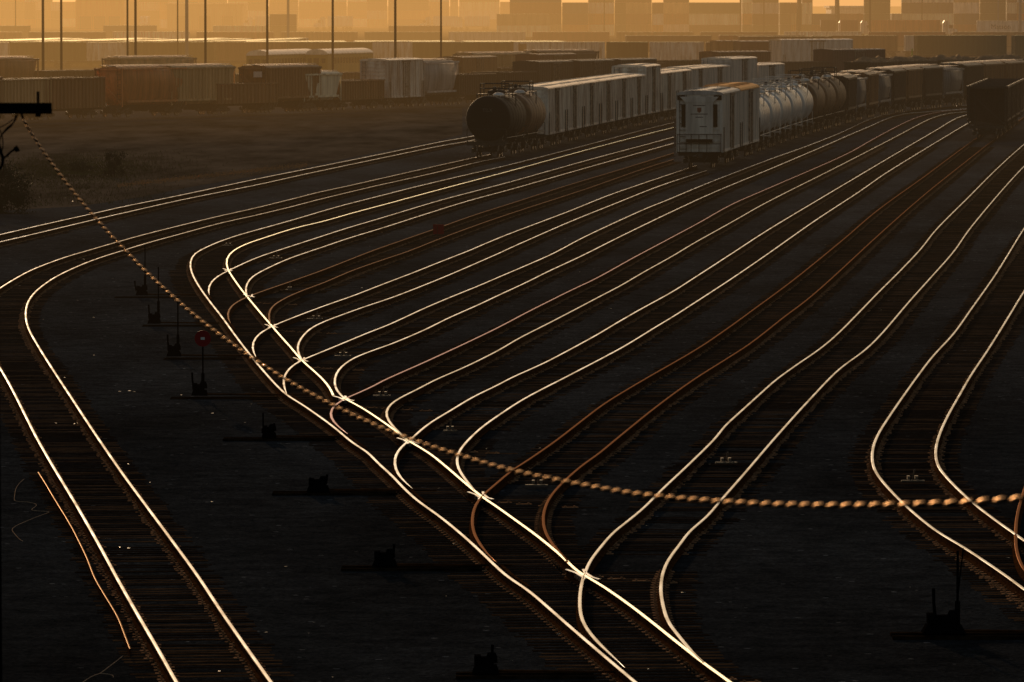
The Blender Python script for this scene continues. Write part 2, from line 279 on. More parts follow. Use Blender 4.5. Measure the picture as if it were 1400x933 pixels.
def rail_mesh(pts,tip=False,wide=1.0):
    mb=MB(); n=len(PROF); vs=[]; L=[0]
    for i in range(1,len(pts)): L.append(L[-1]+(pts[i]-pts[i-1]).length)
    T=L[-1]
    for i,p in enumerate(pts):
        t=(pts[min(i+1,len(pts)-1)]-pts[max(i-1,0)]); t.z=0; t.normalize()
        u=Vector((t.y,-t.x,0)); k=1.0
        if tip: k=min(1,max(.12,(T-L[i])/5.0+.12))
        for a,b in PROF: vs.append(p+u*(a*k*wide)+Vector((0,0,b-(.006*(1-k)))))
    for i in range(len(pts)-1):
        for k in range(n):
            f=(i*n+k,(i+1)*n+k,(i+1)*n+(k+1)%n,i*n+(k+1)%n)
            top=5<=k<=9; sm=6<=k<=8
            mb.f.append(f); mb.mi.append(0 if top else 1); mb.sm.append(False)
    mb.v=[tuple(v) for v in vs]
    mb.f.append(tuple(range(n))); mb.mi.append(1); mb.sm.append(False)
    mb.f.append(tuple((len(pts)-1)*n+k for k in range(n))[::-1]); mb.mi.append(1); mb.sm.append(False)
    return mb
def nearest(p,pts):
    best=(1e9,None)
    for i in range(len(pts)-1):
        a=pts[i]; d=pts[i+1]-a; t=max(0,min(1,(p-a).dot(d)/max(d.dot(d),1e-9))); q=a+d*t; r=(p-q).length
        if r<best[0]: best=(r,q,i+t)
    return best
def centre(a,b):
    c=[]
    for p in a:
        r,q,i=nearest(p,b)
        if 1.0<r<1.9: c.append((p+q)/2)
    return c
def walk(pts,step):
    out=[]; acc=0
    for i in range(len(pts)-1):
        d=pts[i+1]-pts[i]; l=d.length
        while acc<l:
            out.append((pts[i]+d*(acc/l),d.normalized())); acc+=step
        acc-=l
    return out
def tie_mesh(halfL,halfR,rails,rnd=0):
    """a sleeper across local x with plates and spikes under each rail position"""
    mt=M_TIE2 if random.random()<.30 else M_TIE
    mb=MB(); w=.23+random.uniform(-.02,.02); c=(halfR-halfL)/2
    mb.box((c,0,-.274),(halfL+halfR,w,.16),0)
    for r in rails:
        mb.box((r,0,-.186),(.34,.18,.014),1)
        for sx in (-.1,.1):
            for sy in (-.05,.05): mb.box((r+sx,sy+ (0.01 if sx>0 else -.01),-.166),(.035,.035,.026),1)
    return mb.mesh('sleeper',[mt,M_PLATE])
TIE=[tie_mesh(1.3+random.uniform(-.06,.06),1.3+random.uniform(-.06,.06),(-.75,.75)) for _ in range(7)]
def fix_mi(mb,me):
    for k,f in enumerate(me.polygons): mb.mi[k-len(me.polygons)]=f.material_index if f.material_index or me.materials[0]!=M_TIE2 else 2
def merge_ties(places):
    mb=MB()
    for p,d,me in places:
        ang=math.atan2(d.y,d.x)-PI/2; ca,sa=math.cos(ang),math.sin(ang)
        mb.add([(p.x+v.co.x*ca-v.co.y*sa,p.y+v.co.x*sa+v.co.y*ca,v.co.z) for v in me.vertices],[tuple(f.vertices) for f in me.polygons])
        fix_mi(mb,me)
    return mb
LADDER=W3['L']; LR=W3['R']+W3['R2']
def lay_track(label,group,rails,tips,top,ties=None,clear=False):
    root=thing('railway_track',label,'railway track',tuple(W3[rails[0]][0]),0,group)
    base=Vector(root.location)
    tops=top if isinstance(top,(list,tuple)) else [top]*len(rails)
    for k,r in enumerate(rails):
        pts=[p-base for p in W3[r]]
        rail_mesh(pts,tip=r in tips).build('rail',[tops[k],M_RUST],root)
    c=centre(W3[ties[0]],W3[ties[1]]) if ties else []
    pl=[]
    for p,d in walk(c,.495):
        if clear:
            r1,q1,_=nearest(p,LADDER)
            if r1<3.3 : continue
        q=p+Vector((random.uniform(-.05,.05),random.uniform(-.03,.03),random.uniform(-.008,.006)))
        pl.append((q,Vector((d.x+random.uniform(-.02,.02),d.y,0)),random.choice(TIE)))
    pl=[t for t in pl if t[0].y<520]
    pl.sort(key=lambda t:t[0].y)
    near,far=pl[:100],pl[100:]
    for p,d,me in near: ob('sleeper',me,root,tuple(p-base),math.atan2(d.y,d.x)-PI/2)
    if far:
        mbb=merge_ties([(p-base,d,me) for p,d,me in far]); o=mbb.build('sleeper',[M_TIE,M_PLATE,M_TIE2],root); o['kind']='stuff'
    return root
YG='yard tracks fanning out from the ladder'
lay_track('straight pair of polished rails crossing the open dirt at upper left, leftmost track',None,['A1','A2'],[],M_BRIGHT,('A1','A2'))
lay_track('curving polished track at left that bends down to the lower left corner',None,['B1','B2'],[],[M_GOLD,M_GOLD],('B1','B2'))
ladder=lay_track('ladder track whose thick bright rails run diagonally from left of centre to the bottom edge',None,['L','R','R2'],[],[M_BRIGHT,M_LADDER,M_LADDER])
names=[('D','first yard track branching off at the top end of the ladder, bright rails',M_BRIGHT),
 ('E','dull thin brown yard track with the small red marker, second branch of the ladder',M_BROWN2),
 ('F','third branch of the ladder, bright track ending under the pale reefer car',M_BRIGHT),
 ('G','fourth branch of the ladder, bright track passing just in front of the pale reefer car',M_BRIGHT),
 ('H','fifth branch of the ladder, tan rails that brighten towards the ladder',M_TAN),
 ('I','sixth branch of the ladder, bright track left of the rusty brown one',M_BRIGHT),
 ('J','rusty brown yard track leading up to the dark hopper car at right',M_BROWN),
 ('K','thick cream coloured yard track that leaves the ladder at the bottom of the view',M_CREAM)]
for k,l,m in names:
    mm=[m,m]
    if k=='H': mm=[M_TAN,M_CREAM]
    lay_track(l,YG,[k+'1',k+'2'],[k+'1'],mm,(k+'2',k+'1'),clear=True)
lay_track('bright bent track near the right edge, turning right towards the lower right corner',None,['M1','M2'],[],[M_CREAM,M_CREAM],('M1','M2'))
lay_track('single brown rail of a branch crossing at the right edge',None,['N1'],['N1'],M_BROWN)
# ladder timbers: as long as the branches need
base=Vector(ladder.location); cands=[]
BR=[W3[k] for k in ('D2','E2','F2','G2','H2','I2','J2','K2')]
for p,d in walk(LADDER,.53):
    if p.y>430: continue
    r,q,i=nearest(p,LR)
    if q is None: continue
    right=q
    if r<1.2 or r>2.1: right=p+Vector((1.44,0,0))
    ex=.62; rl=[0,(right-p).length]
    for b in BR:
        rb,qb,ib=nearest(p,b)
        if rb<3.4 and qb.x>p.x and rb>1.3: rl.append((qb-p).length); ex=.6
    cands.append((p,d,right,rl))
cands=[c for c in cands if c[0].y<420]
cands.sort(key=lambda c:c[0].y)
def ladder_tie(c):
    p,d,right,rl=c; v=(right-p); v.z=0; v.normalize()
    left=.62+random.uniform(-.08,.08)
    if len(rl)>2: left+=.25
    return p,math.atan2(v.y,v.x),tie_mesh(left,max(rl)+.6+random.uniform(-.05,.1),[r for r in rl if r<3.4])
for c in cands[:100]:
    p,a,me=ladder_tie(c); ob('sleeper',me,ladder,tuple(p-base),a)
if cands[100:]:
    mb=MB()
    for c in cands[100:]:
        p,a,me=ladder_tie(c); p=p-base; ca,sa=math.cos(a),math.sin(a)
        mb.add([(p.x+v.co.x*ca-v.co.y*sa,p.y+v.co.x*sa+v.co.y*ca,v.co.z) for v in me.vertices],[tuple(f.vertices) for f in me.polygons])
        fix_mi(mb,me)
    o=mb.build('sleeper',[M_TIE,M_PLATE,M_TIE2],ladder); o['kind']='stuff'
# frogs and guard rails
for fx,fy in ((312,369),(341.5,404.6),(372,446),(412.5,491.8),(471.5,545),(560,603),(659,678),(799.5,786)):
    p=at(fx,fy,0); r,q,i=nearest(p,LR); k=min(int(i),len(LR)-2); d=(LR[k+1]-LR[k]).normalized()
    if d.y>0: d=-d
    u=Vector((d.y,-d.x,0)); mb=MB()
    for s,o1,o2 in ((1,.085,.17),(-1,.085,.15)):
        a=[-1.3*d+u*s*(o2),-.5*d+u*s*o1,.5*d+u*s*o1*.9,1.0*d+u*s*o2]
        pts=[p-base+v for v in a]; seg=rail_mesh(pts); mb.add(seg.v,seg.f,0); 
        for j in range(len(seg.f)): mb.mi[-len(seg.f)+j]=seg.mi[j]
    mb.box(tuple(p-base+Vector((0,0,-.06))),(.24,1.1,.09),0,rz=math.atan2(d.y,d.x)-PI/2)
    mb.build('frog',[M_BRIGHT,M_RUST],ladder)
    r,q,i=nearest(p,LADDER); k=max(6,min(int(i),len(LADDER)-8)); pts=[]
    c=walk(LADDER[max(0,k-12):k+12],.8)
    c=[(a,b) for a,b in c if abs((a-q).length)<2.6]
    if len(c)>3:
        g=[]
        for j,(a,b) in enumerate(c):
            uu=Vector((b.y,-b.x,0)); uu=uu if uu.x>0 else -uu
            fl=.13+(.0 if j in (0,len(c)-1) else 0)
            g.append(a-base+uu*fl)
        rail_mesh(g).build('guard_rail',[M_RUST,M_RUST],ladder)
# loose rail lying beside the left track
pp=[(52.5,645.5),(62,660.5),(74,681),(89,705),(100,724),(110.5,745),(120,765),(129.5,790),(146,818),(161,843),(170,866),(178,887)]
pts=[at(p.x,p.y,-.05) for p in smooth2(pp)]
o0=pts[0].copy()
mb=rail_mesh([p-o0 for p in pts],wide=.5); o=mb.build('spare_rail',[M_SPARE,M_RUST],None,tuple(o0)); tag(o,'loose brown rail lying on the stones left of the curving track','rail')
# ------------------------------------------------------------------ rolling stock
def paint(name,c,**k):
    k.setdefault('rough',.55); k.setdefault('var',.35); k.setdefault('scale',1.2); k.setdefault('streak',True); k.setdefault('spec',.35)
    return mat(name,c,**k)
P_WHITE=paint('grimy_white_paint',(.97,.82,.70),var2=(.34,.20,.13),scale=2.0)
P_PALE=paint('pale_grey_paint',(.82,.72,.63),var=.3,scale=1.8)
P_ROD=mat('door_hardware',(.34,.25,.18),.9,0,.1,.5,3)
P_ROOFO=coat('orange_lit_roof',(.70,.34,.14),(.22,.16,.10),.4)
P_ROOF=coat('galvanised_roof',(.45,.38,.31),(.45,.42,.40),.36,.5)
P_BRN=paint('brown_car_paint',(.32,.15,.06)); P_DBRN=paint('dark_brown_car_paint',(.055,.032,.022)); P_ORG=paint('rusty_orange_paint',(.75,.28,.09))
P_TAN=paint('tan_car_paint',(.62,.40,.19)); P_BLK=paint('black_tank_paint',(.012,.009,.007),rough=.7,spec=.12,streak=False,scale=.9)
P_TBRN=paint('brown_tank_paint',(.26,.14,.07),rough=.6,spec=.2,streak=False,scale=.9)
P_TWHT=paint('white_tank_paint',(.78,.74,.70),rough=.4,scale=1.2)
P_OLV=paint('olive_container_paint',(.10,.085,.03)); P_GRN=paint('green_container_paint',(.06,.10,.05)); P_BLU=paint('blue_container_paint',(.05,.07,.11))
P_HG=paint('hopper_grey_paint',(.26,.25,.25)); P_RED=paint('red_container_paint',(.28,.07,.04)); P_MAR=paint('maroon_container_paint',(.10,.035,.035)); P_GRY=paint('grey_container_paint',(.62,.56,.52))
P_YEL=paint('yellow_coach_paint',(.42,.26,.05),var=.15); P_CRM=paint('cream_container_paint',(.95,.82,.58)); P_ORC=paint('orange_container_paint',(.80,.28,.07))
M_GLASS=mat('dark_window_glass',(.01,.012,.014),.12,0,.6,.1); M_LOAD=coat('heaped_scrap_load',(.035,.028,.022),(.11,.085,.06),.45,.5,2)
M_WHEEL=mat('wheel_tread_steel',(.18,.14,.11),.35,.8,.5,.3,4)
M_REDT=mat('red_target_paint',(.22,.006,.007),.6,0,.2,.15); M_WHT=mat('white_marker_paint',(.6,.6,.58),.5,0,.3,.1)
M_LETD=mat('dark_lettering',(.06,.055,.06),.7,0,.2,.1); M_LETL=mat('faded_lettering',(.12,.10,.085),.7,0,.2,.1)
def wheel_mesh():
    mb=MB(); mb.lathe([(-.065,.30),(-.065,.42),(-.03,.445),(.05,.435),(.06,.40),(.03,.2),(.08,.1),(.08,.05)],axis='y',n=18,sm=False); return mb.mesh('wheel',[M_WHEEL])
WHEEL=wheel_mesh()
def bogie_mesh():
    mb=MB()
    for s in (-1,1):
        y=s*1.02
        mb.box((0,y,.45),(2.3,.12,.16),0); mb.box((-.55,y,.62),(.9,.12,.12),0,ry=-.35); mb.box((.55,y,.62),(.9,.12,.12),0,ry=.35); mb.box((0,y,.75),(.7,.14,.16),0)
        for x in (-.87,.87): mb.box((x,y,.47),(.34,.2,.3),0)
        for x in (-.12,.12): mb.lathe([(0,.09),(.3,.09)],axis='z',c=(x,y,.35),n=8)
    mb.box((0,0,.62),(.4,2.1,.25),0)
    for x in (-.87,.87): mb.lathe([(-.68,.07),(.68,.07)],axis='y',c=(x,0,.44),n=8)
    return mb.mesh('bogie',[M_STEEL])
BOGIE=bogie_mesh()
def merged_bogie():
    mb=MB(); me=BOGIE; mb.add([tuple(v.co) for v in me.vertices],[tuple(p.vertices) for p in me.polygons],0)
    for x in (-.87,.87):
        for s in (-1,1):
            mb.add([(v.co.x+x,v.co.y*s+.72*s,v.co.z+.44) for v in WHEEL.vertices],[tuple(p.vertices) for p in WHEEL.polygons],1)
    return mb.mesh('bogie',[M_STEEL,M_WHEEL])
BOGIE_FAR=merged_bogie()
def coupler_mesh():
    mb=MB(); mb.box((.25,0,.85),(.5,.22,.2),0); mb.box((.55,.06,.85),(.25,.26,.28),0,rz=.4); mb.tube([(.1,.55,1.0),(.35,.5,.7),(.5,.35,.5)],.025,0,5); return mb.mesh('coupler',[M_STEEL])
COUPLER=coupler_mesh()
def under(root,L,detail=True,off=2.1):
    """running gear; x=0 is the front end, car runs to x=L"""
    for x in (off,L-off):
        b=ob('bogie',BOGIE if detail else BOGIE_FAR,root,(x,0,0))
        if detail:
            for dx in (-.87,.87):
                for s in (-1,1):
                    w_=ob('wheel',WHEEL,b,(dx,.72*s,.44)); 
                    if s<0: w_.rotation_euler=(0,0,PI)
    c=ob('coupler',COUPLER,root,(-.1,0,0),PI); c=ob('coupler',COUPLER,root,(L+.1,0,0))
    mb=MB(); mb.box((L/2,0,.92),(L-.3,.34,.34),0); mb.box((.15,0,.95),(.2,2.7,.25),0); mb.box((L-.15,0,.95),(.2,2.7,.25),0)
    if detail:
        mb.lathe([(-.5,.2),(.5,.2)],axis='x',c=(L*.42,.5,.75),n=12); mb.tube([(1,-.5,.8),(L-1,-.5,.8)],.03,0,5); mb.tube([(L*.42,.2,.7),(L*.3,0,.7)],.03,0,5)
    mb.build('underframe',M_STEEL,root)
def ladder_mb(mb,x,y,z0,z1,w=.42,n=7,axis='y',mi=0):
    for s in (-1,1):
        p=(x,y+s*w/2) if axis=='y' else (x+s*w/2,y)
        mb.tube([(p[0],p[1],z0),(p[0],p[1],z1)],.02,mi,5)
    for k in range(n):
        z=z0+(z1-z0)*(k+.5)/n
        a=(x,y-w/2,z) if axis=='y' else (x-w/2,y,z); b=(x,y+w/2,z) if axis=='y' else (x+w/2,y,z)
        mb.tube([a,b],.015,mi,5)
def tank_car(label,L,r,body,group,detail=True,ring=True,letter=None,rail=None):
    t=thing('tank_car',label,'tank car',(0,0,0),0,group); zc=1.12+r
    under(t,L,detail)
    a,b=.75,L-.75
    prof=[(a,.05),(a+.02,r*.35),(a+.09,r*.68),(a+.22,r*.88),(a+.42,r*.975),(a+.62,r),(b-.62,r),(b-.42,r*.975),(b-.22,r*.88),(b-.09,r*.68),(b-.02,r*.35),(b,.05)]
    mb=MB(); mb.lathe(prof,c=(0,0,zc),n=40); mb.build('tank',body,t)
    mb=MB()
    for k in (.2,.36,.5,.64,.8):
        x=a+(b-a)*k; mb.lathe([(-.05,r+.004),(-.05,r+.016),(.05,r+.016),(.05,r+.004)],c=(x,0,zc),n=40)
    mb.build('seam_band',body,t)
    mb=MB()
    for x in (a+.9,b-.9):
        mb.prism([(-.9,1.0),(.9,1.0),(1.15,zc-.35),(.7,zc-r*.80),(0,zc-r*.99),(-.7,zc-r*.80),(-1.15,zc-.35)],x-.22,x+.22,0)
    mb.build('saddle',M_STEEL,t)
    mb=MB(); mb.lathe([(0,.62),(.34,.62),(.40,.55),(.46,.30),(.48,.05)],axis='z',c=(L/2,0,zc+r-.10),n=18,sm=False)
    d=mb.build('dome',body,t)
    mb=MB(); mb.lathe([(0,.13),(.18,.13),(.22,.05)],axis='z',c=(L/2-.25,.1,zc+r+.36),n=10); mb.lathe([(0,.09),(.16,.09)],axis='z',c=(L/2+.22,-.15,zc+r+.36),n=8); mb.build('valve',M_STEEL,d)
    mb=MB(); mb.lathe([(0,.42),(.16,.40),(.26,.26),(.30,.04)],axis='z',c=(L/2-1.7,-.35,zc+r-.10),n=16); mb.build('manway',P_ROOF,t)  # bright cap put in as the sunlit spot beside the dome
    mb=MB(); z=zc+r+.06
    for s in (-1,1): mb.box((L/2,s*1.0,z),(2.2,.55,.05),0)
    for sx in (-1.1,1.1): mb.box((L/2+sx,0,z),(.4,2.4,.05),0)
    mb.build('platform',M_STEEL,t)
    mb=MB(); zt=z+.72
    c=[(L/2-1.1,-1.0),(L/2+1.1,-1.0),(L/2+1.1,1.0),(L/2-1.1,1.0)]
    for x,y in c: mb.tube([(x,y,z-.3),(x,y,zt)],.035,0,6)
    for i in range(4):
        p,q=c[i],c[(i+1)%4]
        for zz in (zt,z+.38): mb.tube([(p[0],p[1],zz),(q[0],q[1],zz)],.03,0,6)
    mb.build('handrail',rail or M_STEEL,t)
    mb=MB(); ladder_mb(mb,L/2,1.35,.95,z,axis='x',n=9); ladder_mb(mb,L/2,-1.35,.95,z,axis='x',n=9)
    mb.build('ladder',rail or M_STEEL,t)
    mb=MB()
    for x in (.25,L-.25):
        for s in (-1,1):
            mb.tube([(x,s*1.35,.95),(x,s*1.35,1.95)],.025,0,5)
        mb.tube([(x,-1.35,1.95),(x,1.35,1.95)],.025,0,5); mb.box((x,0,1.1),(.5,2.7,.05),0)
    for s in (-1,1): mb.tube([(.3,s*1.38,1.35),(L-.3,s*1.38,1.35)],.03,0,5)
    mb.build('end_railing',rail or M_STEEL,t)
    if letter: lettering(letter,t,(a-.0,0,zc+.45),.34,M_LETL,face='front'); 
    return t
def lettering(txt,parent,loc,size,m,face='front'):
    cu=bpy.data.curves.new('lettering','FONT'); cu.body=txt; cu.size=size; cu.align_x='CENTER'; cu.extrude=.004
    tmp=bpy.data.objects.new('tmp',cu); COL.objects.link(tmp)
    dg=bpy.context.evaluated_depsgraph_get(); me=bpy.data.meshes.new_from_object(tmp.evaluated_get(dg)); bpy.data.objects.remove(tmp)
    me.name='lettering'; me.materials.clear(); me.materials.append(m)
    o=ob('lettering',me,parent,loc)
    o.rotation_euler=(PI/2,0,-PI/2) if face=='front' else (PI/2,0,0)
    return o
def box_car(label,L,h,body,roof,group,kind='reefer',detail=True,W=2.9,doors='rods',end_panel=False,cat='boxcar',arch=.16,name='boxcar'):
    t=thing(name,label,cat,(0,0,0),0,group); under(t,L,detail); z0=1.05; z1=h-.22
    mb=MB(); mb.box((L/2,0,(z0+z1)/2),(L,W,z1-z0),0)
    n=int(L/.62)
    dx0,dx1=L*.42,L*.58
    for s in (-1,1):
        for k in range(n+1):
            x=.06+k*(L-.12)/n
            if dx0-.2<x<dx1+.2: continue
            mb.box((x,s*(W/2+.02),(z0+z1)/2),(.10,.05,z1-z0-.06),0)
        mb.box((L/2,s*(W/2+.03),z0+.08),(L-.02,.07,.18),0)
    for x,sg in ((0,-1),(L,1)):
        for k in range(9):
            z=z0+.35+k*(z1-z0-.6)/8; mb.box((x+sg*.025,0,z),(.06,W-.35,.13),0)
        for s in (-1,1): mb.box((x+sg*.02,s*(W/2-.08),(z0+z1)/2),(.07,.12,z1-z0-.02),0)
    b=mb.build('body',body,t)
    mb=MB(); poly=[(-W/2-.05,z1),(W/2+.05,z1),(W/2+.05,z1+.07)]+[((W/2+.05)*math.cos(PI*k/8),z1+.07+arch*math.sin(PI*k/8)) for k in range(1,8)]+[(-W/2-.05,z1+.07)]
    mb.prism(poly,-.06,L+.06,0,sm=False)
    for k in range(1,int(L/1.3)): mb.box((k*1.3,0,z1+.07+arch*.5),(.07,W*.72,arch*.98),0)
    mb.build('roof',roof,t)
    for s in (-1,1):
        mb=MB(); mb.box((L/2,s*(W/2+.045),(z0+z1)/2-.02),(dx1-dx0,.08,z1-z0-.3),0)
        d=mb.build('door',body,t)
        mb=MB()
        for x in (-.55,-.25,.25,.55): mb.tube([(L/2+x,s*(W/2+.12),z0+.1),(L/2+x,s*(W/2+.12),z1-.2)],.03,0,5)
        for x in (dx0,dx1): mb.box((x,s*(W/2+.07),(z0+z1)/2),(.14,.10,z1-z0-.05),0)
        mb.box((L/2,s*(W/2+.11),z0+1.1),(.9,.05,.12),0); mb.box((L/2,s*(W/2+.10),z1-.06),(dx1-dx0+.9,.12,.16),0)
        mb.build('door_rod',P_ROD,d)
    mb=MB()
    for x in (.45,L-.45):
        for s in (-1,1): ladder_mb(mb,x,s*(W/2+.10),z0,z1 if kind!='reefer' else z0+1.6,axis='x',n=8)
    for x in (-.12,L+.12): ladder_mb(mb,x,W/2-.4,z0,z1,axis='y',n=9)
    mb.build('ladder',M_STEEL,t)
    if end_panel:
        mb=MB(); xx=-.12
        mb.box((xx,0,z0+1.95),(.25,1.75,2.2),0); mb.prism([(-1.25,z1-.12),(1.25,z1-.12),(.87,z1-.5),(-.87,z1-.5)],xx-.14,xx+.1,0)
        mb.box((xx-.01,0,z1-.55),(.2,1.75,.4),0)
        p=mb.build('refrigeration_unit',P_PALE,t)
        mb=MB()
        for s in (-1,1): mb.box((-.09,s*1.02,z0+2.35),(.06,.26,1.45),0)
        mb.box((-.10,0,z0+.72),(.3,1.7,.18),0); mb.box((-.07,1.17,z1-.18),(.06,.5,.3),0); mb.box((-.07,-1.17,z1-.18),(.06,.5,.3),0)
        mb.build('vent',M_BLACK,p)
        mb=MB()
        for k,(wd,z) in enumerate(((.8,z0+3.0),(1.1,z0+2.45),(.5,z0+2.25),(.45,z0+1.65))): mb.box((-.255,0 if k<3 else -.25,z),(.01,wd,.05),0)
        mb.build('lettering',M_LETD,p)
        mb=MB(); mb.prism([(-.13,z0+2.62),(0,z0+2.52),(.13,z0+2.62),(.13,z0+2.86),(-.13,z0+2.86)],-.262,-.246,0); mb.build('emblem',P_RED,p)
        mb=MB()
        for y in (-1.4,-.5,0,.5,1.4): mb.tube([(-.45,y,z0),(-.45,y,z0+1.15)],.025,0,5)
        for z in (z0+.55,z0+1.15): mb.tube([(-.45,-1.4,z),(-.45,1.4,z)],.025,0,5)
        for y in (-1.4,1.4): mb.tube([(-.45,y,z0+1.15),(0,y,z0+1.15)],.025,0,5)
        mb.box((-.25,0,z0),(.5,2.8,.05),0); mb.box((-.2,-.75,.75),(.15,.9,.6),0)
        mb.build('end_railing',M_BLACK,t)
    return t
def hopper_car(label,L,h,body,group,curved=False,ribs=True,detail=False,roofed=True,load=None,W=3.0,cat='hopper car',stripes=False,name='hopper_car'):
    t=thing(name,label,cat,(0,0,0),0,group); under(t,L,detail,1.6); z0=1.35; z1=h-(.25 if roofed else 0)
    mb=MB(); inset=1.35
    if curved: sec=[(-.9,z0-.25),(-W/2*.9,z0+.4),(-W/2,z0+(z1-z0)*.55),(-W/2*.93,z1-.25),(-W/2*.72,z1),(W/2*.72,z1),(W/2*.93,z1-.25),(W/2,z0+(z1-z0)*.55),(W/2*.9,z0+.4),(.9,z0-.25)]
    else: sec=[(-1.1,z0-.25),(-W/2,z0+.15),(-W/2,z1),(W/2,z1),(W/2,z0+.15),(1.1,z0-.25)]
    # body with sloped ends: bottom pulled in
    def ring(x,sl): return [(x+(sl*(1-min(1,max(0,(b-z0-.6)/(z1-z0-.6))))),a,b) for a,b in sec]
    r0=ring(.25,inset); r1=ring(L-.25,-inset); n=len(sec)
    mb.add(r0+r1,[(i,(i+1)%n,n+(i+1)%n,n+i) for i in range(n) if roofed or sec[i][1]<z1 or sec[(i+1)%n][1]<z1]+[tuple(range(n))[::-1],tuple(range(n,2*n))],0,curved)
    if not roofed:
        mb.add([(.35,-W/2+.08,z1-.5),(L-.35,-W/2+.08,z1-.5),(L-.35,W/2-.08,z1-.5),(.35,W/2-.08,z1-.5)],[(0,1,2,3)],0)
    mb.build('body',body,t)
    mb=MB(); nr=int(L/(.62 if ribs else 3.1))
    for s in (-1,1):
        if ribs:
            for k in range(1,nr):
                x=.25+k*(L-.5)/nr; lo=z0+.15
                e=min(x,L-x)
                if e<inset+.3: lo=z0+.15+(z1-z0-.4)*max(0,(inset+.3-e)/(inset+.3))
                mb.box((x,s*(W/2+.04),(lo+z1)/2),(.11,.1,z1-lo-.05),0)
        mb.box((L/2,s*(W/2+.05),z1-.06),(L-.5,.14,.16),0)
        mb.box((L/2,s*(W/2-.02 if curved else W/2+.03),z0+.12),(L-.8-inset,.10,.2),0)
    for x in (.2,L-.2):
        for s in (-1,1): mb.box((x,s*(W/2-.1),(1.0+z1)/2),(.12,.12,z1-1.0),0)
        mb.box((x,0,z1-.1),(.12,W,.14),0)
        mb.tube([(x,-W/2+.1,1.1),(x,W/2-.1,z1-.4)],.04,0,5)
    mb.build('rib',body,t)
    mb=MB()
    for k in range(2 if L<12 else 3):
        x=L*(k+1)/(3 if L<12 else 4); mb.add([(x-1.2,-1,z0-.2),(x+1.2,-1,z0-.2),(x+1.2,1,z0-.2),(x-1.2,1,z0-.2),(x-.3,-.5,.5),(x+.3,-.5,.5),(x+.3,.5,.5),(x-.3,.5,.5)],[(0,1,5,4),(1,2,6,5),(2,3,7,6),(3,0,4,7),(4,5,6,7)],0)
    mb.build('discharge_bay',M_STEEL,t)
    if roofed:
        mb=MB(); w=W/2*.75; mb.prism([(-W/2*.98,z1),(W/2*.98,z1),(w,z1+.18),(-w,z1+.18)] if not curved else [(-W/2*.72,z1),(W/2*.72,z1),(w*.6,z1+.14),(-w*.6,z1+.14)],.3,L-.3,0); mb.build('roof',body,t)
        mb=MB(); mb.box((L/2,0,z1+.28),(L-.4,.5,.05),0); mb.box((L/2,0,z1+.2),(L-1.6,.7,.1),0)
        for s in (-1,1): mb.box((L/2,s*.85,z1+.28),(L-.4,.3,.04),0)
        mb.build('roof_walk',P_ROOF,t)
    if load: 
        mb=MB(); nx,ny=16,8; vs=[]; rnd=random.Random(hash(label)%999)
        for i in range(nx+1):
            for j in range(ny+1):
                u=i/nx; v=j/ny; hh=load*(math.sin(PI*min(1,u*1.02))**.6)*(math.sin(PI*v)**.7)*(.7+.5*math.sin(u*9+rnd.random()*.6)*.5+rnd.uniform(-.1,.2))
                vs.append((.4+u*(L-.8),-W/2+.1+v*(W-.2),z1-.3+max(0,hh)))
        mb.add(vs,[(i*(ny+1)+j,(i+1)*(ny+1)+j,(i+1)*(ny+1)+j+1,i*(ny+1)+j+1) for i in range(nx) for j in range(ny)],0,False)
        mb.build('load',M_LOAD,t)
    if stripes:
        mb=MB()
        for k in range(4): mb.box((1.0+k*.55,-W/2+.1,1.1),(.12,.06,1.1),0,ry=.6)
        mb.build('bracing',M_STEEL,t)
    mb=MB()
    for x in (.12,L-.12):
        ladder_mb(mb,x,W/2-.35,1.0,z1+.1,axis='y',n=8); ladder_mb(mb,x,-W/2+.35,1.0,z1+.1,axis='y',n=8)
    mb.build('ladder',M_STEEL,t)
    return t
def gondola_car(label,L,h,body,group):
    t=thing('gondola_car',label,'gondola car',(0,0,0),0,group); under(t,L,False,1.7); W=2.95; z0=1.0
    mb=MB()
    for s in (-1,1): mb.box((L/2,s*W/2,(z0+h)/2),(L,.08,h-z0),0)
    for x in (.04,L-.04): mb.box((x,0,(z0+h)/2),(.08,W-.1,h-z0),0)
    mb.box((L/2,0,z0+.06),(L-.2,W-.1,.1),0); mb.build('body',body,t)
    mb=MB(); n=int(L/.75)
    for s in (-1,1):
        for k in range(n+1): mb.box((.1+k*(L-.2)/n,s*(W/2+.08),(z0+h)/2),(.12,.12,h-z0-.05),0)
        mb.box((L/2,s*(W/2+.07),h-.04),(L+.05,.2,.14),0)
    for x in (-.04,L+.04):
        mb.box((x,0,h-.04),(.14,W+.1,.14),0)
        for k in range(5): mb.box((x,-W/2+.3+k*(W-.6)/4,(z0+h)/2),(.09,.1,h-z0-.1),0)
    mb.build('rib',body,t); return t
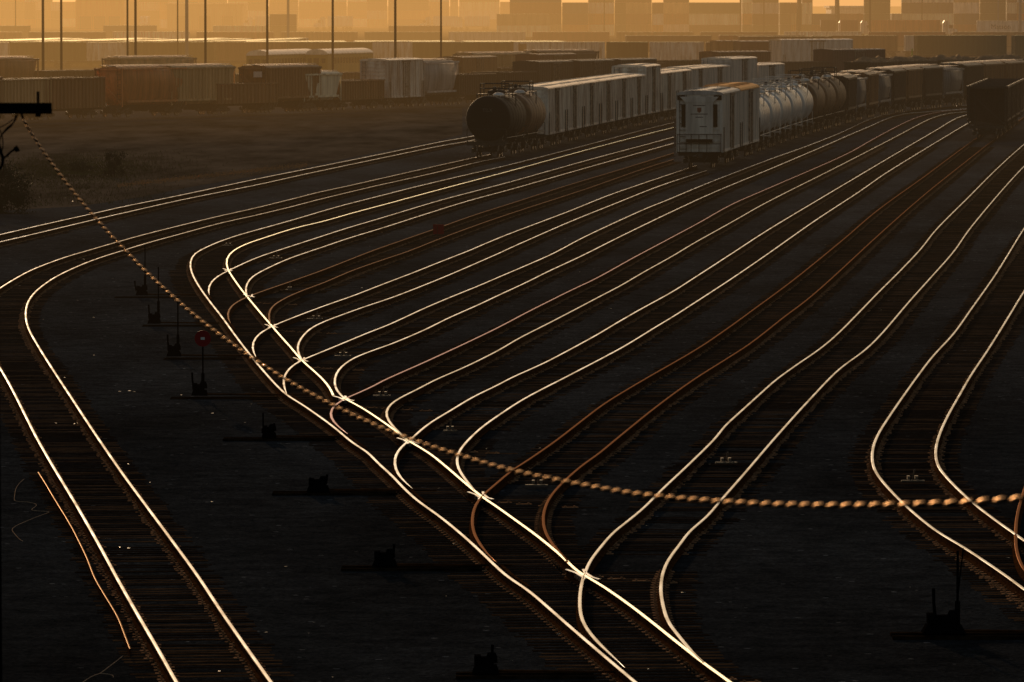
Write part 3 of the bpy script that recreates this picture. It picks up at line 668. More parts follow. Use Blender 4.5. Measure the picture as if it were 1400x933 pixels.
def coach(label,L,group,body):
    t=thing('passenger_coach',label,'coach',(0,0,0),0,group); under(t,L,False,2.8); W=3.0; z0,z1=1.0,3.5
    mb=MB(); mb.box((L/2,0,(z0+z1)/2),(L,W,z1-z0),0); mb.box((0,0,2.2),(.5,1.2,2.3),0); mb.build('body',body,t)
    mb=MB(); poly=[(W/2*math.cos(PI*k/12)*1.02,z1+.75*math.sin(PI*k/12)) for k in range(13)]
    mb.prism(poly,-.1,L+.1,0,sm=True); mb.build('roof',P_ROOF,t)
    for s in (-1,1):
        for k in range(int((L-4)/1.5)):
            mb=MB(); mb.box((2.6+k*1.5,s*(W/2+.005),2.7),(.95,.03,.75),0); mb.build('window',M_GLASS,t)
    for x in (-.26,):
        mb=MB(); mb.box((x,0,2.1),(.03,.75,1.9),0); mb.build('door',M_GLASS,t)
    mb=MB()
    for s in (-1,1): mb.box((-.02,s*.95,2.7),(.03,.5,.6),0)
    mb.build('window',M_GLASS,t)
    mb=MB(); mb.box((L/2,0,.75),(L*.45,2.4,.5),0); mb.build('equipment_box',M_STEEL,t)
    return t
# --- lines of cars
def path_of(px): 
    return [at(p.x,p.y,0) for p in smooth2(px,6)]
def along(path,s):
    for i in range(len(path)-1):
        d=path[i+1]-path[i]; l=d.length
        if s<=l or i==len(path)-2: return path[i]+d*(s/l),d.normalized()
        s-=l
def put(o,path,s,L):
    p,_=along(path,s); q,_=along(path,s+L); d=q-p
    o.location=p; o.rotation_euler=(0,0,math.atan2(d.y,d.x)); return s+L
GAP=.9
# line 1: dark tank cars and white refrigerator cars
p1=path_of([(664,216),(721,204.5),(765,194),(810,184),(855,174),(900,165),(952,156),(1018,149.5),(1065,145.5),(1115,141.5),(1170,138),(1230,135)])
s=.3
o=tank_car('dark tank car heading its line, pale letters on its round end',12.6,1.55,P_BLK,'tank cars',letter='TILX'); s=put(o,p1,s,12.6)+GAP
o=tank_car('brown tank car coupled between the lettered dark tank car and the first white boxcar',12.6,1.55,P_TBRN,'tank cars'); s=put(o,p1,s,12.6)+GAP
G1='white boxcars in the long line behind the dark tank cars'
ordn=['first','second','third','fourth','fifth','sixth']
for k in range(6):
    o=box_car('%s weathered white boxcar behind the dark tank cars, streaked with grime'%ordn[k],14.4,4.55,P_WHITE,P_ROOF,G1,detail=k<2); s=put(o,p1,s,14.4)+GAP
o=box_car('tall white boxcar standing higher than its neighbours, left of the pale reefer car',14.4,5.25,P_WHITE,P_ROOF,G1,detail=False); s=put(o,p1,s,14.4)+GAP
for k,(h,l) in enumerate(((4.5,'low white boxcar with sunlit roof just right of the tall white one'),(4.5,'second low white boxcar right of the tall white one'),(4.6,'pale grey boxcar behind the roof of the nearest reefer car'),(4.6,'pale grey boxcar behind the white tank cars, second there'),(5.25,'tall pale boxcar with overhanging roof behind the white tank cars'),(4.5,'low pale boxcar with lit roof just above the brown tank cars'))):
    o=box_car(l,14.8,h,P_WHITE if k<2 else P_PALE,P_ROOF,G1,detail=False); s=put(o,p1,s,14.8)+GAP
# line 2
p2=path_of([(956,231),(985,220.5),(1014,211.5),(1055,196),(1097,183),(1140,171),(1175,162),(1230,152.5),(1290,146),(1350,140),(1430,134),(1520,129)])
s=.2
G2='white refrigerator cars at the head of the middle line'
o=box_car('pale reefer car at the head of the middle line, machinery end facing us',18.2,4.95,P_PALE,P_GRY,G2,end_panel=True,arch=.22,cat='reefer car',name='reefer_car'); s=put(o,p2,s,18.2)+GAP
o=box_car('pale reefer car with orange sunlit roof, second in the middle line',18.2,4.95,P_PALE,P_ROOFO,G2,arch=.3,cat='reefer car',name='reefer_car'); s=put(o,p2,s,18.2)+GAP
for k in range(5):
    o=tank_car('white tank car with railings, %s behind the two reefer cars'%ordn[k],13.4,1.5,P_TWHT,'white tank cars in the middle line',detail=False,rail=P_PALE); s=put(o,p2,s,13.4)+GAP
for k in range(3):
    o=tank_car('brown tank car, %s after the white tank cars'%ordn[k],12.8,1.6,P_TBRN,'brown tank cars in the middle line',detail=False); s=put(o,p2,s,12.8)+GAP
seq=[('dark brown covered hopper car right behind the brown tank cars',P_DBRN,0),('small grey hopper car between dark brown cars, left one of two',P_HG,1),('reddish brown covered hopper car between the two grey ones',P_BRN,0),('larger grey hopper car with lit roof edge, right one of two',P_HG,1),
 ('dark covered hopper car right of the larger grey one',P_DBRN,0),('dark red brown hopper car, second right of the larger grey one',P_BRN,0),('dark hopper car showing just left of the open hopper at right',P_DBRN,0),('dull grey hopper car above the open hopper at right',P_HG,1),('dark hopper car at the right edge in the middle line',P_DBRN,0),('brown hopper car beyond the dark one at the right edge',P_BRN,0),('last brown hopper car of the middle line, cut by the right edge',P_BRN,0)]
for l,m,c in seq:
    L_=13.5; o=hopper_car(l,L_,4.35 if not c else 4.1,m,'hopper cars in the middle line',curved=bool(c),ribs=not c); s=put(o,p2,s,L_)+GAP
# line 3: open hoppers at right
p3=path_of([(1349,191),(1372,175),(1398,160),(1430,148),(1500,133)])
s=.4
for k in range(4):
    o=hopper_car('dark open hopper car, %s of the line entering at the right edge'%ordn[k],13.0,4.1,P_DBRN,'open hopper cars at the right edge',ribs=True,detail=k==0,roofed=False,cat='hopper car'); s=put(o,p3,s,13.0)+GAP
# line 4: heaped gondolas
p4=path_of([(1170,127.5),(1230,125),(1300,123),(1380,121),(1500,119)])
s=0
for k in range(9):
    o=hopper_car('open car heaped with dark scrap, number %d of that line counted from the left'%(k+1),12.2,3.6,P_DBRN,'heaped scrap cars behind the hoppers at right',roofed=False,load=1.15); s=put(o,p4,s,12.2)+GAP
# line 5: far left freight
p5=path_of([(-90,171),(0,166.5),(120,162),(215,159),(300,156.5),(460,151),(600,144),(700,139.5),(800,135),(900,131),(1000,128)])
def s_at(path,px):
    best=None; acc=0
    for i in range(len(path)-1):
        x=700+F*path[i].x/path[i].y
        if x>=px: return acc
        acc+=(path[i+1]-path[i]).length
    return acc
G5='freight cars standing in the far line at left'
far=[(-84,'g','long ribbed gondola car cut by the left edge',P_BRN,4.0),(-26,'g','ribbed brown gondola car behind the utility pole crossarm',P_TAN,3.75),(40,'g','ribbed brown gondola car just right of the crossarm end',P_BRN,3.75),
 (147,'h','rusty orange covered hopper car with smooth side',P_ORG,4.75,1),(213,'h','tan ribbed covered hopper car right of the orange one',P_TAN,4.75,0),
 (276,'g','low ribbed gondola car between two tall hopper cars',P_BRN,2.9),(340,'h','brown ribbed covered hopper car with a pale plate on its end',P_BRN,4.6,0),(394,'s','short pale two bay hopper car',P_CRM,3.9,0),
 (444,'g','low dark gondola car in front of the white boxcar end',P_BRN,2.9),(506,'b','white ribbed boxcar standing alone among brown cars in the far line',P_WHITE,4.95),(558,'h','grey covered hopper car with curved side right of the white boxcar',P_GRY,4.75,1),
 (606,'g','dark brown gondola car left of the dark tank car',P_DBRN,3.1),(662,'g','dark gondola car just above the dark tank car',P_DBRN,3.2),(716,'b','dark brown boxcar behind the tank car handrails',P_DBRN,4.3),(770,'b','dark brown boxcar behind the first white boxcar',P_DBRN,4.3),(826,'b','rusty brown boxcar behind the tall white boxcar',P_DBRN,4.3)]
for q in far:
    L_=12.3; 
    if q[1]=='g': o=gondola_car(q[2],L_,q[4],q[3],G5)
    elif q[1]=='h': o=hopper_car(q[2],L_,q[4],q[3],G5,curved=bool(q[5]),ribs=not q[5],stripes=not q[5])
    elif q[1]=='s': o=hopper_car(q[2],9.2,q[4],q[3],G5,curved=False,ribs=False); L_=9.2
    else: o=box_car(q[2],L_,q[4],q[3],P_ROOF if q[3]==P_WHITE else q[3],G5,detail=False)
    put(o,p5,s_at(p5,q[0]),L_)
    if 'pale plate' in q[2]: mb=MB(); mb.box((.05,-.6,3.7),(.04,.9,.55),0); mb.build('placard',P_PALE,o)
# coaches
for x,y,l in ((352,113,'yellow passenger coach with bright rounded roof, left one of two'),(433,111,'yellow passenger coach with bright rounded roof and dark end door, right one of two')):
    o=coach(l,24.0,'old yellow passenger coaches',P_YEL); o.location=at(x,y,0); o.rotation_euler=(0,0,PI/2-rad(13.5))
# ------------------------------------------------------------------ containers
CN={}
M_LITROOF=coat('sheet_steel_top',(.2,.15,.09),(.75,.75,.60),.35)
def container_mesh(L,H,m,rib=.28):
    k=(L,H,m.name)
    if k in CN: return CN[k]
    mb=MB(); W=2.44; mb.box((0,0,H/2),(L-.1,W-.1,H-.1),0)
    n=int(L/(rib*2))
    for s in (-1,1):
        for i in range(n): mb.box((-L/2+.3+(i+.5)*(L-.6)/n,s*(W/2-.03),H/2),(rib,.06,H-.3),0)
        for i in range(4): mb.box((s*(L/2-.03),-.9+i*.6,H/2),(.05,.12,H-.3),0)
        for z in (.07,H-.07): mb.box((0,s*(W/2-.02),z),(L,.09,.14),0); mb.box((s*(L/2-.02),0,z),(.09,W,.14),0)
        for t in (-1,1): mb.box((s*(L/2-.05),t*(W/2-.05),H/2),(.12,.12,H),0)
    mb.box((0,0,H+.012),(L-.1,W-.1,.02),1)
    CN[k]=mb.mesh('shipping_container',[m,M_LITROOF]); return CN[k]
CNAME={P_OLV.name:'olive',P_GRN.name:'green',P_BLU.name:'blue',P_RED.name:'red',P_MAR.name:'maroon',P_GRY.name:'grey',P_CRM.name:'cream',P_ORC.name:'orange',P_WHITE.name:'white',P_TAN.name:'tan',P_BRN.name:'brown',P_PALE.name:'pale grey'}
def container(x,y,z,L,m,label,group,rz=0,H=2.7,rib=.28,name='shipping_container'):
    o=ob(name,container_mesh(L,H,m,rib),None,(x,y,z),rz); tag(o,label,'container',group); return o
def flat_mesh(L):
    mb=MB(); mb.box((0,0,1.0),(L,.6,.25),0); mb.box((0,1.2,1.03),(L,.12,.2),0); mb.box((0,-1.2,1.03),(L,.12,.2),0)
    for i in range(int(L/2)): mb.box((-L/2+1+i*2,0,1.04),(.15,2.4,.14),0)
    me=BOGIE_FAR
    for x in (-L/2+2,L/2-2): mb.add([(v.co.x+x,v.co.y,v.co.z) for v in me.vertices],[tuple(p.vertices) for p in me.polygons],0)
    return mb.mesh('flat_car',[M_STEEL])
FLAT=flat_mesh(17.2)
def container_row(px0,px1,yg0,yg1,sched,where,grp,zt=0):
    """a line of flat cars, each with one long container, seen broadside"""
    a=at(px0,yg0,0); b=at(px1,yg1,0); d=b-a; L=d.length; n=int(L/17.6); rz=math.atan2(d.y,d.x)
    for i in range(n):
        p=a+d*((i+.5)*17.6/L); f=ob('flat_car',FLAT,None,tuple(p),rz); tag(f,'flat car under the %s container %s'%(nth(i),where),'flat car',grp+', their flat cars')
        m,H,rib=sched[i%len(sched)]
        container(p.x,p.y,1.17,16.1,m,'%s container, %s from left %s'%(CNAME[m.name],nth(i),where),grp,rz,H,rib)
NTH='first second third fourth fifth sixth seventh eighth ninth tenth eleventh twelfth thirteenth fourteenth fifteenth sixteenth seventeenth eighteenth nineteenth twentieth'.split()
NTH+=['twenty-'+a for a in NTH[:9]]+['thirtieth']+['thirty-'+a for a in NTH[:9]]
def nth(i): return NTH[i]
O_=(P_OLV,2.95,.28); 
for k,(x0,x1,m,H,rib,l) in enumerate(((-70,12,P_PALE,2.9,.28,'pale container cut by the left edge in the near container row'),(14,118,P_OLV,2.95,.28,'dark olive container behind the two leftmost masts'),
  (120,176,P_WHITE,2.9,.22,'short ribbed pale container left of the close pair of masts'),(180,292,P_OLV,2.95,.28,'olive brown container behind the pale thick mast'),(296,392,P_BRN,2.95,.28,'brown container just left of the yellow coaches'),(396,509,P_OLV,2.95,.28,'olive container above the right yellow coach'),
  (512,561,P_WHITE,3.05,.45,'short white container above the white boxcar end'),(564,698,P_OLV,2.95,.28,'long plain olive container above the dark tank car'),(702,827,P_WHITE,2.95,.36,'long white ribbed container with a dark square hatch'),
  (829,886,P_OLV,2.95,.28,'short olive container between two white ribbed ones'),(888,962,P_WHITE,2.95,.36,'white ribbed container right of the short olive one'),(965,1004,P_BRN,2.9,.28,'short brown container at the right end of the near container row'))):
    L_=(x1-x0)/8.66; p=at((x0+x1)/2,93.2,0)
    o=container(p.x,p.y,1.17,L_,m,l,'containers on flat cars in the near row',0,H,rib)
    if 'hatch' in l: mb=MB(); mb.box((-L_/2+1.4,-1.24,2.1),(1.3,.06,1.1),0); mb.build('hatch',P_BRN,o)
for k in range(7):
    p=at(-10+k*152,93.2,0); tag(ob('flat_car',FLAT,None,tuple(p)),'flat car under the near container row, %s from the left'%nth(k),'flat car','flat cars of the near container row')
# trains running away from us behind that row: only their lit tops show
for j in range(11):
    a=at(-70+j*39,91.2,0); rz=PI/2-rad(7)
    for k in range(4 if j%3 else 6):
        q=a+Vector((math.cos(rz),math.sin(rz),0))*(k*16.9+10)
        m=[P_OLV,P_BRN,P_GRY][(j+k)%3]
        tag(ob('flat_car',FLAT,None,tuple(q),rz),'flat car in the lit rows at upper left','flat car','flat cars hidden under the lit rows')
        container(q.x,q.y,1.17,16.1,m,'%s container, %s back in the %s lit line at upper left'%(CNAME[m.name],nth(k),nth(j)),'containers in the sunlit lines at upper left',rz,2.9+.05*(j%3),.28)
for j in range(7):
    container_row(330,870,92.3-j*.30,92.1-j*.30,[(P_OLV,2.93,.28),(P_GRY,2.95,.28)],'in the %s row behind the long white one'%nth(j),'containers in the rows behind the white ones')
container_row(-80,1480,70.5,70.5,[(P_BRN,2.9,.28),(P_MAR,2.9,.28),(P_WHITE,2.95,.35),(P_RED,2.9,.28),(P_BRN,2.9,.28),(P_OLV,2.9,.28),(P_GRY,2.9,.28),(P_RED,2.9,.28)],'of the farthest train row','containers on the farthest train')
container_row(1246,1545,84.5,84,[(P_OLV,3.4,.5),(P_OLV,3.4,.28)],'of the olive row at upper right','olive containers at upper right')
container_row(1004,1250,85.5,85.3,[(P_BRN,3.3,.5),(P_MAR,3.3,.5)],'of the brown row left of the lime post','brown containers left of the lime post')
container_row(850,1480,78.5,78.2,[(P_MAR,2.9,.28),(P_RED,2.95,.28),(P_BRN,2.9,.5),(P_GRY,2.9,.28),(P_OLV,3.1,.28)],'in the row below the farthest train','containers in the row below the farthest train')
p6=path_of([(560,131),(700,125),(860,119.5),(1000,116),(1100,114)])
for k in range(12):
    h_=(3.2,4.3,2.8,4.4,3.1,3.0)[k%6]; m_=(P_DBRN,P_BRN,P_DBRN,P_MAR,P_BRN,P_DBRN)[k%6]
    l_='%s %s in the brown line behind the white boxcars'%(nth(k),'gondola car' if h_<4 else 'boxcar')
    o=gondola_car(l_,13.6,h_,m_,'cars of the brown line behind the white boxcars') if h_<4 else box_car(l_,13.6,h_,m_,m_,'cars of the brown line behind the white boxcars',detail=False)
    put(o,p6,k*14.6+1,13.6)
p7=path_of([(-60,137),(100,133.5),(300,130),(480,126),(640,123)])
for k in range(10):
    x_=700+F*along(p7,k*14.2)[0].x/along(p7,k*14.2)[0].y; h_=(4.6,3.0,4.5,4.7,2.9)[k%5]
    if 255<x_<505: h_=2.3
    m_=(P_BRN,P_DBRN,P_TAN,P_DBRN,P_BRN)[k%5]
    l_='%s %s in the line just behind the far freight line at left'%(nth(k),'gondola car' if h_<4 else 'hopper car')
    o=gondola_car(l_,13.2,h_,m_,'cars of the second freight line at left') if h_<4 else hopper_car(l_,13.2,h_,m_,'cars of the second freight line at left',curved=k%2==0,ribs=k%2==1)
    put(o,p7,k*14.2+1,13.2)
# purple-brown boxes and the pale reefer pair at upper middle
for k,(x,l,m,h) in enumerate(((1008,'purple brown boxcar at upper middle left of the pale boxcar pair',P_MAR,4.6),(976,'grey brown boxcar at upper middle beside the purple brown one',P_BRN,4.5))):
    o=box_car(l,13.5,h,m,m,None,detail=False); o.location=at(x,98-k*3,0); o.rotation_euler=(0,0,rad(22))
o=box_car('long pale boxcar with white roof edge standing above the brown tank cars',14.0,4.95,P_PALE,P_ROOF,None,detail=False); o.location=at(1060,99,0); o.rotation_euler=(0,0,rad(38))
# ------------------------------------------------------------------ stacks on the raised yard
SC=[P_OLV,P_GRN,P_BLU,P_RED,P_MAR,P_GRY,P_CRM,P_ORC,P_TAN,P_BRN,P_PALE]
rnd=random.Random(11)
def stack(px,D,L,lv,rz,where,grp):
    x=(px-700)/F*D*1.0012
    for k in range(lv):
        m=rnd.choice(SC)
        container(x,D,2.3+k*2.62,L,m,'%s container, %s from the ground, %s'%(CNAME[m.name],nth(k),where),grp,rz,2.6)
px=697; i=0
while px<1410:
    D=1640+rnd.uniform(-12,30); s_=F/D; endon=rnd.random()<.45
    L=12.2 if endon else rnd.choice([6.1,6.1,6.1,12.2]); wpx=(2.5 if endon else L)*s_
    lv=rnd.choice([3,4,4,4,4]) if px<1050 else rnd.choice([2,3,4,4]) if px<1150 else rnd.choice([4,4,5])
    if 1200<px<1216: lv=2
    stack(px+wpx/2,D,L,lv,PI/2 if endon else 0,'%s stack of the right block'%nth(i),'container stacks at upper right')
    px+=wpx+rnd.choice([.3,.6,1.2]); i+=1
px=-40; i=0
while px<700:
    D=2150+rnd.uniform(-60,60); s_=F/D; endon=rnd.random()<.3; L=rnd.choice([6.1,6.1,12.2]) if not endon else 12.2; wpx=(2.5 if endon else L)*s_
    lv=rnd.choice([4,5,5,6])
    if 66<px<92 or 640<px<690: lv=3
    stack(px+wpx/2,D,L,lv,PI/2 if endon else 0,'%s stack of the left block'%nth(i),'container stacks at upper left')
    px+=wpx+rnd.choice([.3,.8,1.5]); i+=1
px=-30; i=0
while px<690:
    D=1585+rnd.uniform(-15,25); s_=F/D; L=rnd.choice([6.1,12.2,12.2]); wpx=L*s_
    if rnd.random()<.62 and not (180<px<230 or 300<px<345 or 400<px<480 or 545<px<635): stack(px+wpx/2,D,L,rnd.choice([1,1,2]),0,'%s low stack before the left block'%nth(i),'low container stacks at upper left'); i+=1
    px+=wpx+rnd.choice([1,4,14])
def shed(name,label,px0,px1,ytop,D,m):
    x0=(px0-700)/F*D; x1=(px1-700)/F*D; ztop=HC-ytop*D/F
    t=thing(name,label,'warehouse',((x0+x1)/2,D,2.3)); w=x1-x0; h=ztop-2.3
    mb=MB(); mb.box((0,15,h/2),(w,30,h),0)
    for k in range(int(w/1.2)): mb.box((-w/2+.6+k*1.2,-.05,h/2),(.25,.1,h),0)
    mb.build('wall',m,t)
    mb=MB(); mb.box((0,15,h+.25),(w+1,31,.5),0); mb.build('roof',m,t)
    for k in (-.3,.0,.3): mb=MB(); mb.box((w*k,-.12,2.0),(3.2,.1,3.8),0); mb.build('door',M_STEEL,t)
shed('warehouse','broad orange brown warehouse wall at upper left between the thin masts',104,170,-8,1960,P_ORC)
shed('warehouse','low tan warehouse at upper left right of the pale thick mast',229,332,7,1980,P_TAN)
shed('warehouse','grey shed behind the truck roofs at upper right',1136,1190,11,1790,P_GRY)
# gantry cranes
def crane(px,D,h,w,label):
    t=thing('yard_crane',label,'crane',((px-700)/F*D,D,2.3))
    for s in (-1,1):
        mb=MB()
        for y in (-4,4): mb.tube([(s*w/2,y,0),(s*w/2*.94,y*.7,h)],[.45,.35],0,6)
        mb.box((s*w/2,0,1.0),(.9,11,.9),0); mb.tube([(s*w/2,-4,h*.1),(s*w/2,3,h*.55)],.2,0,5); mb.tube([(s*w/2,4,h*.1),(s*w/2,-3,h*.55)],.2,0,5)
        mb.build('leg',M_STEEL,t)
    mb=MB(); 
    for y in (-2.4,2.4): mb.box((0,y,h),(w+4,.8,1.3),0)
    mb.build('girder',M_STEEL,t)
    mb=MB(); mb.box((w*.15,0,h+1.3),(3.6,4.5,1.7),0); mb.box((w*.15,0,h-1.6),(1.8,1.8,1.8),0)
    for y in (-1,1): mb.tube([(w*.15-1,y,h),(w*.15-1,y,h-7)],.06,0,4)
    mb.box((w*.15-1,0,h-7.2),(6,2.4,.4),0); mb.build('trolley',M_STEEL,t)
crane(1118,1600,17,9,'dark gantry crane frame rising above the low stacks at upper right')
# trucks
def truck(px,D,label,cab,box,group,rz=0,trailer=12.5):
    t=thing('semi_truck',label,'truck',((px-700)/F*D,D,2.3),rz,group)
    mb=MB(); mb.prism([(0,.9),(2.3,.9),(2.3,3.3),(1.9,3.9),(.9,3.6),(.35,2.2),(-.9,1.9),(-1.0,.9)],-1.2,1.2,0,axis='y'); mb.build('cab',cab,t)
    mb=MB(); mb.box((.55,-1.21,2.5),(.8,.03,.7),0); mb.box((.55,1.21,2.5),(.8,.03,.7),0); mb.build('window',M_GLASS,t)
    if trailer:
        mb=MB(); mb.box((2.9+trailer/2,0,2.6),(trailer,2.5,2.75),0); mb.box((2.9+trailer/2,0,1.1),(trailer,1.0,.2),0)
        for k in range(int(trailer/.8)): 
            for sy in (-1,1): mb.box((3.2+k*.8,sy*1.26,2.6),(.1,.04,2.6),0)
        mb.build('trailer',box,t)
    xs=[0,1.9]+([3.6,trailer+1.2,trailer+2.2] if trailer else [])
    for x in xs:
        mb=MB()
        for sy in (-1,1): mb.lathe([(-.15,.15),(-.15,.5),(.15,.5),(.15,.15)],axis='y',c=(x,sy*1.0,.5),n=14,sm=False)
        mb.build('wheel',M_BLACK,t)
    return t
GT='trucks parked along the raised yard'
for px_,l in ((197,'white truck cab at upper left beside the tan warehouse'),(335,'white truck just right of the tan warehouse'),(434,'white truck left of the tallest mast at upper middle'),(464,'white truck right of the mast at upper middle'),(578,'white truck cab near the mast left of centre top'),(621,'small white truck at upper middle right of the other trucks')):
    truck(px_,1930,l,P_WHITE,P_PALE,GT,rz=PI/2 if px_ in (197,464) else 0,trailer=7)
truck(1302,1560,'white truck cab at the right end of the long orange trailer',P_WHITE,P_ORC,GT,rz=PI,trailer=15.5)
truck(1190,1562,'white curved truck cab in front of the orange trailer',P_WHITE,P_RED,GT,rz=PI,trailer=4)
truck(1160,1565,'white rimmed truck cab left of the other curved cab',P_GRY,P_MAR,GT,rz=PI,trailer=3.5)
o=container((1372-700)/F*1560,1560,2.3+1.1,12.2,P_PALE,'pale container with dark lettering behind the grey mast at upper right','lettered container')
if 'group' in o: del o['group']
lettering('Matson',o,(-.8,-1.30,.9),1.5,P_BLU,face='side')
# ------------------------------------------------------------------ masts
def mast(px,yg,wpx,label,m,group,z=0,hgt=26,lamp=True):
    p=at(px,yg,z); r=wpx/2*p.y/F
    t=thing('lamp_mast',label,'mast',tuple(p),0,group)
    mb=MB(); mb.tube([(0,0,-.2),(0,0,hgt*.5),(0,0,hgt)],[r,r*.9,r*.7],0,10); mb.build('pole',m,t)
    mb=MB(); mb.box((0,0,.1),(r*4,r*4,.4),0); mb.build('base',m,t)
    mb=MB(); mb.box((0,0,hgt),(3.2,.25,.25),0)
    for x in (-1.4,-.5,.5,1.4): mb.box((x,-.25,hgt+.25),(.5,.35,.4),0)
    mb.build('lamp_head',M_STEEL,t)
M_WOOD=mat('weathered_pole_wood',(.045,.026,.014),.85,0,.1,.4,1.5,streak=True); M_GMAST=mat('grey_mast_steel',(.30,.27,.25),.6,.2,.3,.2,.8)
GM='masts standing behind the far freight line'
for x,yg,w_,l in ((59,125,4,'brown mast nearest the left edge'),(84,125,3.6,'second brown mast from the left edge'),(174.5,124,3.0,'thin mast of the close pair above the orange hopper car'),(185.5,124,3.8,'thicker right mast of the close pair above the orange hopper car'),(281,123,3.6,'mast rising from the right end of the tan ribbed hopper car'),(365.5,120,3.6,'mast crossing the left yellow coach'),(455,117,3.6,'mast crossing the right yellow coach'),(540.5,118,3.8,'mast rising behind the white boxcar in the far line'),(603,117,2.8,'slim mast right of the curved grey hopper car')):
    mast(x,yg,w_,l,M_WOOD,GM)
for x,yg,w_,l in ((243,99,2.2,'very thin mast left of the pale thick mast'),(255.5,98,5,'pale grey thick mast right of the thin one'),(394,76,4,'pale hazy mast between the two coach masts')):
    mast(x,yg,w_,l,M_GMAST if w_>3 else M_WOOD,None)
for x,D,w_,l in ((826,1590,1.8,'far thin mast in front of the stacks right of centre'),(1012,1590,2.2,'far thin mast above the reefer cars'),(1044,1590,2.0,'far thin mast right of the one above the reefer cars'),(1189,1540,2.6,'far dark mast beside the curved truck cabs'),(1394,1540,4,'grey mast at the upper right corner'),(1260,1600,1.4,'faint thin mast above the orange trailer'),(22,1580,1.6,'faint thin mast at the upper left corner'),(1364,1600,1.8,'faint pale mast near the lettered container')):
    p=Vector(((x-700)/F*D,D,2.3)); r=w_/2*D/F; t=thing('lamp_mast',l,'mast',tuple(p)); mb=MB(); mb.tube([(0,0,-.2),(0,0,34)],[r,r*.75],0,8); mb.build('pole',M_GMAST if 'pale' in l or 'grey' in l else M_WOOD,t); mb=MB(); mb.box((0,0,34),(3,.3,.3),0); mb.build('lamp_head',M_STEEL,t)
mb=MB(); mb.tube([(0,0,0),(0,0,2.6)],.13,0,8); p=at(1247,88,0); o=mb.build('marker_post',mat('lime_paint',(.25,.42,.03),.6),None,tuple(p)); tag(o,'lime green marker post at the left end of the olive container row','post')
# ------------------------------------------------------------------ switch stands
def stand(px,py,label,mast_px=None,lever=None,timber=(-1.0,2.0),target=False,base=.45,two=False,hub=.32):
    p=at(px,py,GZ); s=F/p.y
    t=thing('switch_stand',label,'switch stand',tuple(p),0,'hand switch stands left of the ladder')
    if py>560 and px<1000: t.scale=(.88,.88,.85)
    mb=MB(); x0,x1=timber
    for y in (-.32,.32): mb.box(((x0+x1)/2,y,.0),(x1-x0,.24,.05 if py<560 else .12),0)
    mb.build('timber',M_TIE,t)
    mb=MB(); mb.box((0,0,.16),(base,.5,.14),0,taper=.8); mb.box((-.02,0,.30),(base*.7,.34,.18),0,taper=.7)
    mb.lathe([(0,.11),(.12,.10),(hub*.6,.07)],axis='z',c=(base*.22,0,.28),n=10); mb.box((-base*.3,0,.34),(.12,.4,.16),0)
    mb.build('base',M_BLACK,t)
    mb=MB(); mb.tube([(.1,0,.12),(x1+.6,0,.10)],.025,0,6); mb.build('throw_rod',M_RUST,t)
    if lever:
        lx,lz=lever; mb=MB(); mb.tube([(lx*.8,0,.25),(lx,0,lz*.7),(lx*1.04,0,lz)],[.04,.028,.032],0,6); mb.build('lever',M_BLACK,t)
    if mast_px:
        mx,mz=mast_px; mb=MB(); mb.tube([(mx,0,.2),(mx,0,mz*.42)],.045,0,8); mb.tube([(mx,0,mz*.4),(mx,0,mz)],.024,0,6)
        m_=mb.build('mast',M_BLACK,t)
        mb=MB()
        if target:
            mb.lathe([(-.008,.02),(-.008,.225),(.008,.225),(.008,.02)],axis='y',c=(mx,-.03,mz),n=28,sm=False); mb.build('target',M_REDT,t)
            mb=MB(); mb.box((mx,-.045,mz),(.11,.008,.07),0); mb.build('reflector',M_WHT,t)
        else:
            mb.box((mx,0,mz-.12),(.012,.16,.20),0); mb.build('target',M_BLACK,t)
    return t
stand(194,407,'farthest switch stand with a tall thin mast, near the curving track',(.12,1.95),(-.25,.62),(-1.0,1.4))
stand(211,446,'switch stand with tall mast, second farthest of the row',(.14,2.0),(-.18,.72),(-.4,1.6))
stand(238,491,'switch stand with tall mast just left of the red target',(.12,1.75),(-.19,.75),(-.3,1.9))
stand(273,545,'switch stand with tall mast carrying the round red target',(.09,1.66),(-.2,.72),(-.8,2.4),target=True)
stand(368,602,'low switch stand with two short uprights, below the red target one',(-.17,.80),(.14,.50),(-1.3,2.4),base=.42)
stand(435,676,'low wide switch stand on long timbers in the middle of the row',(-.20,.44),(.22,.52),(-1.15,2.4),base=.58)
stand(526,779,'dark switch stand with a slanting lever, second nearest of the row',None,(.20,.58),(-.95,2.2),base=.55)
stand(664,926,'nearest switch stand at the bottom edge with a leaning lever',None,(.12,.62),(-.55,2.0),base=.5)
stand(1290,872,'switch stand with a peaked shield at the lower right',(.24,1.5),(-.17,.85),(-.9,1.6),base=.75)
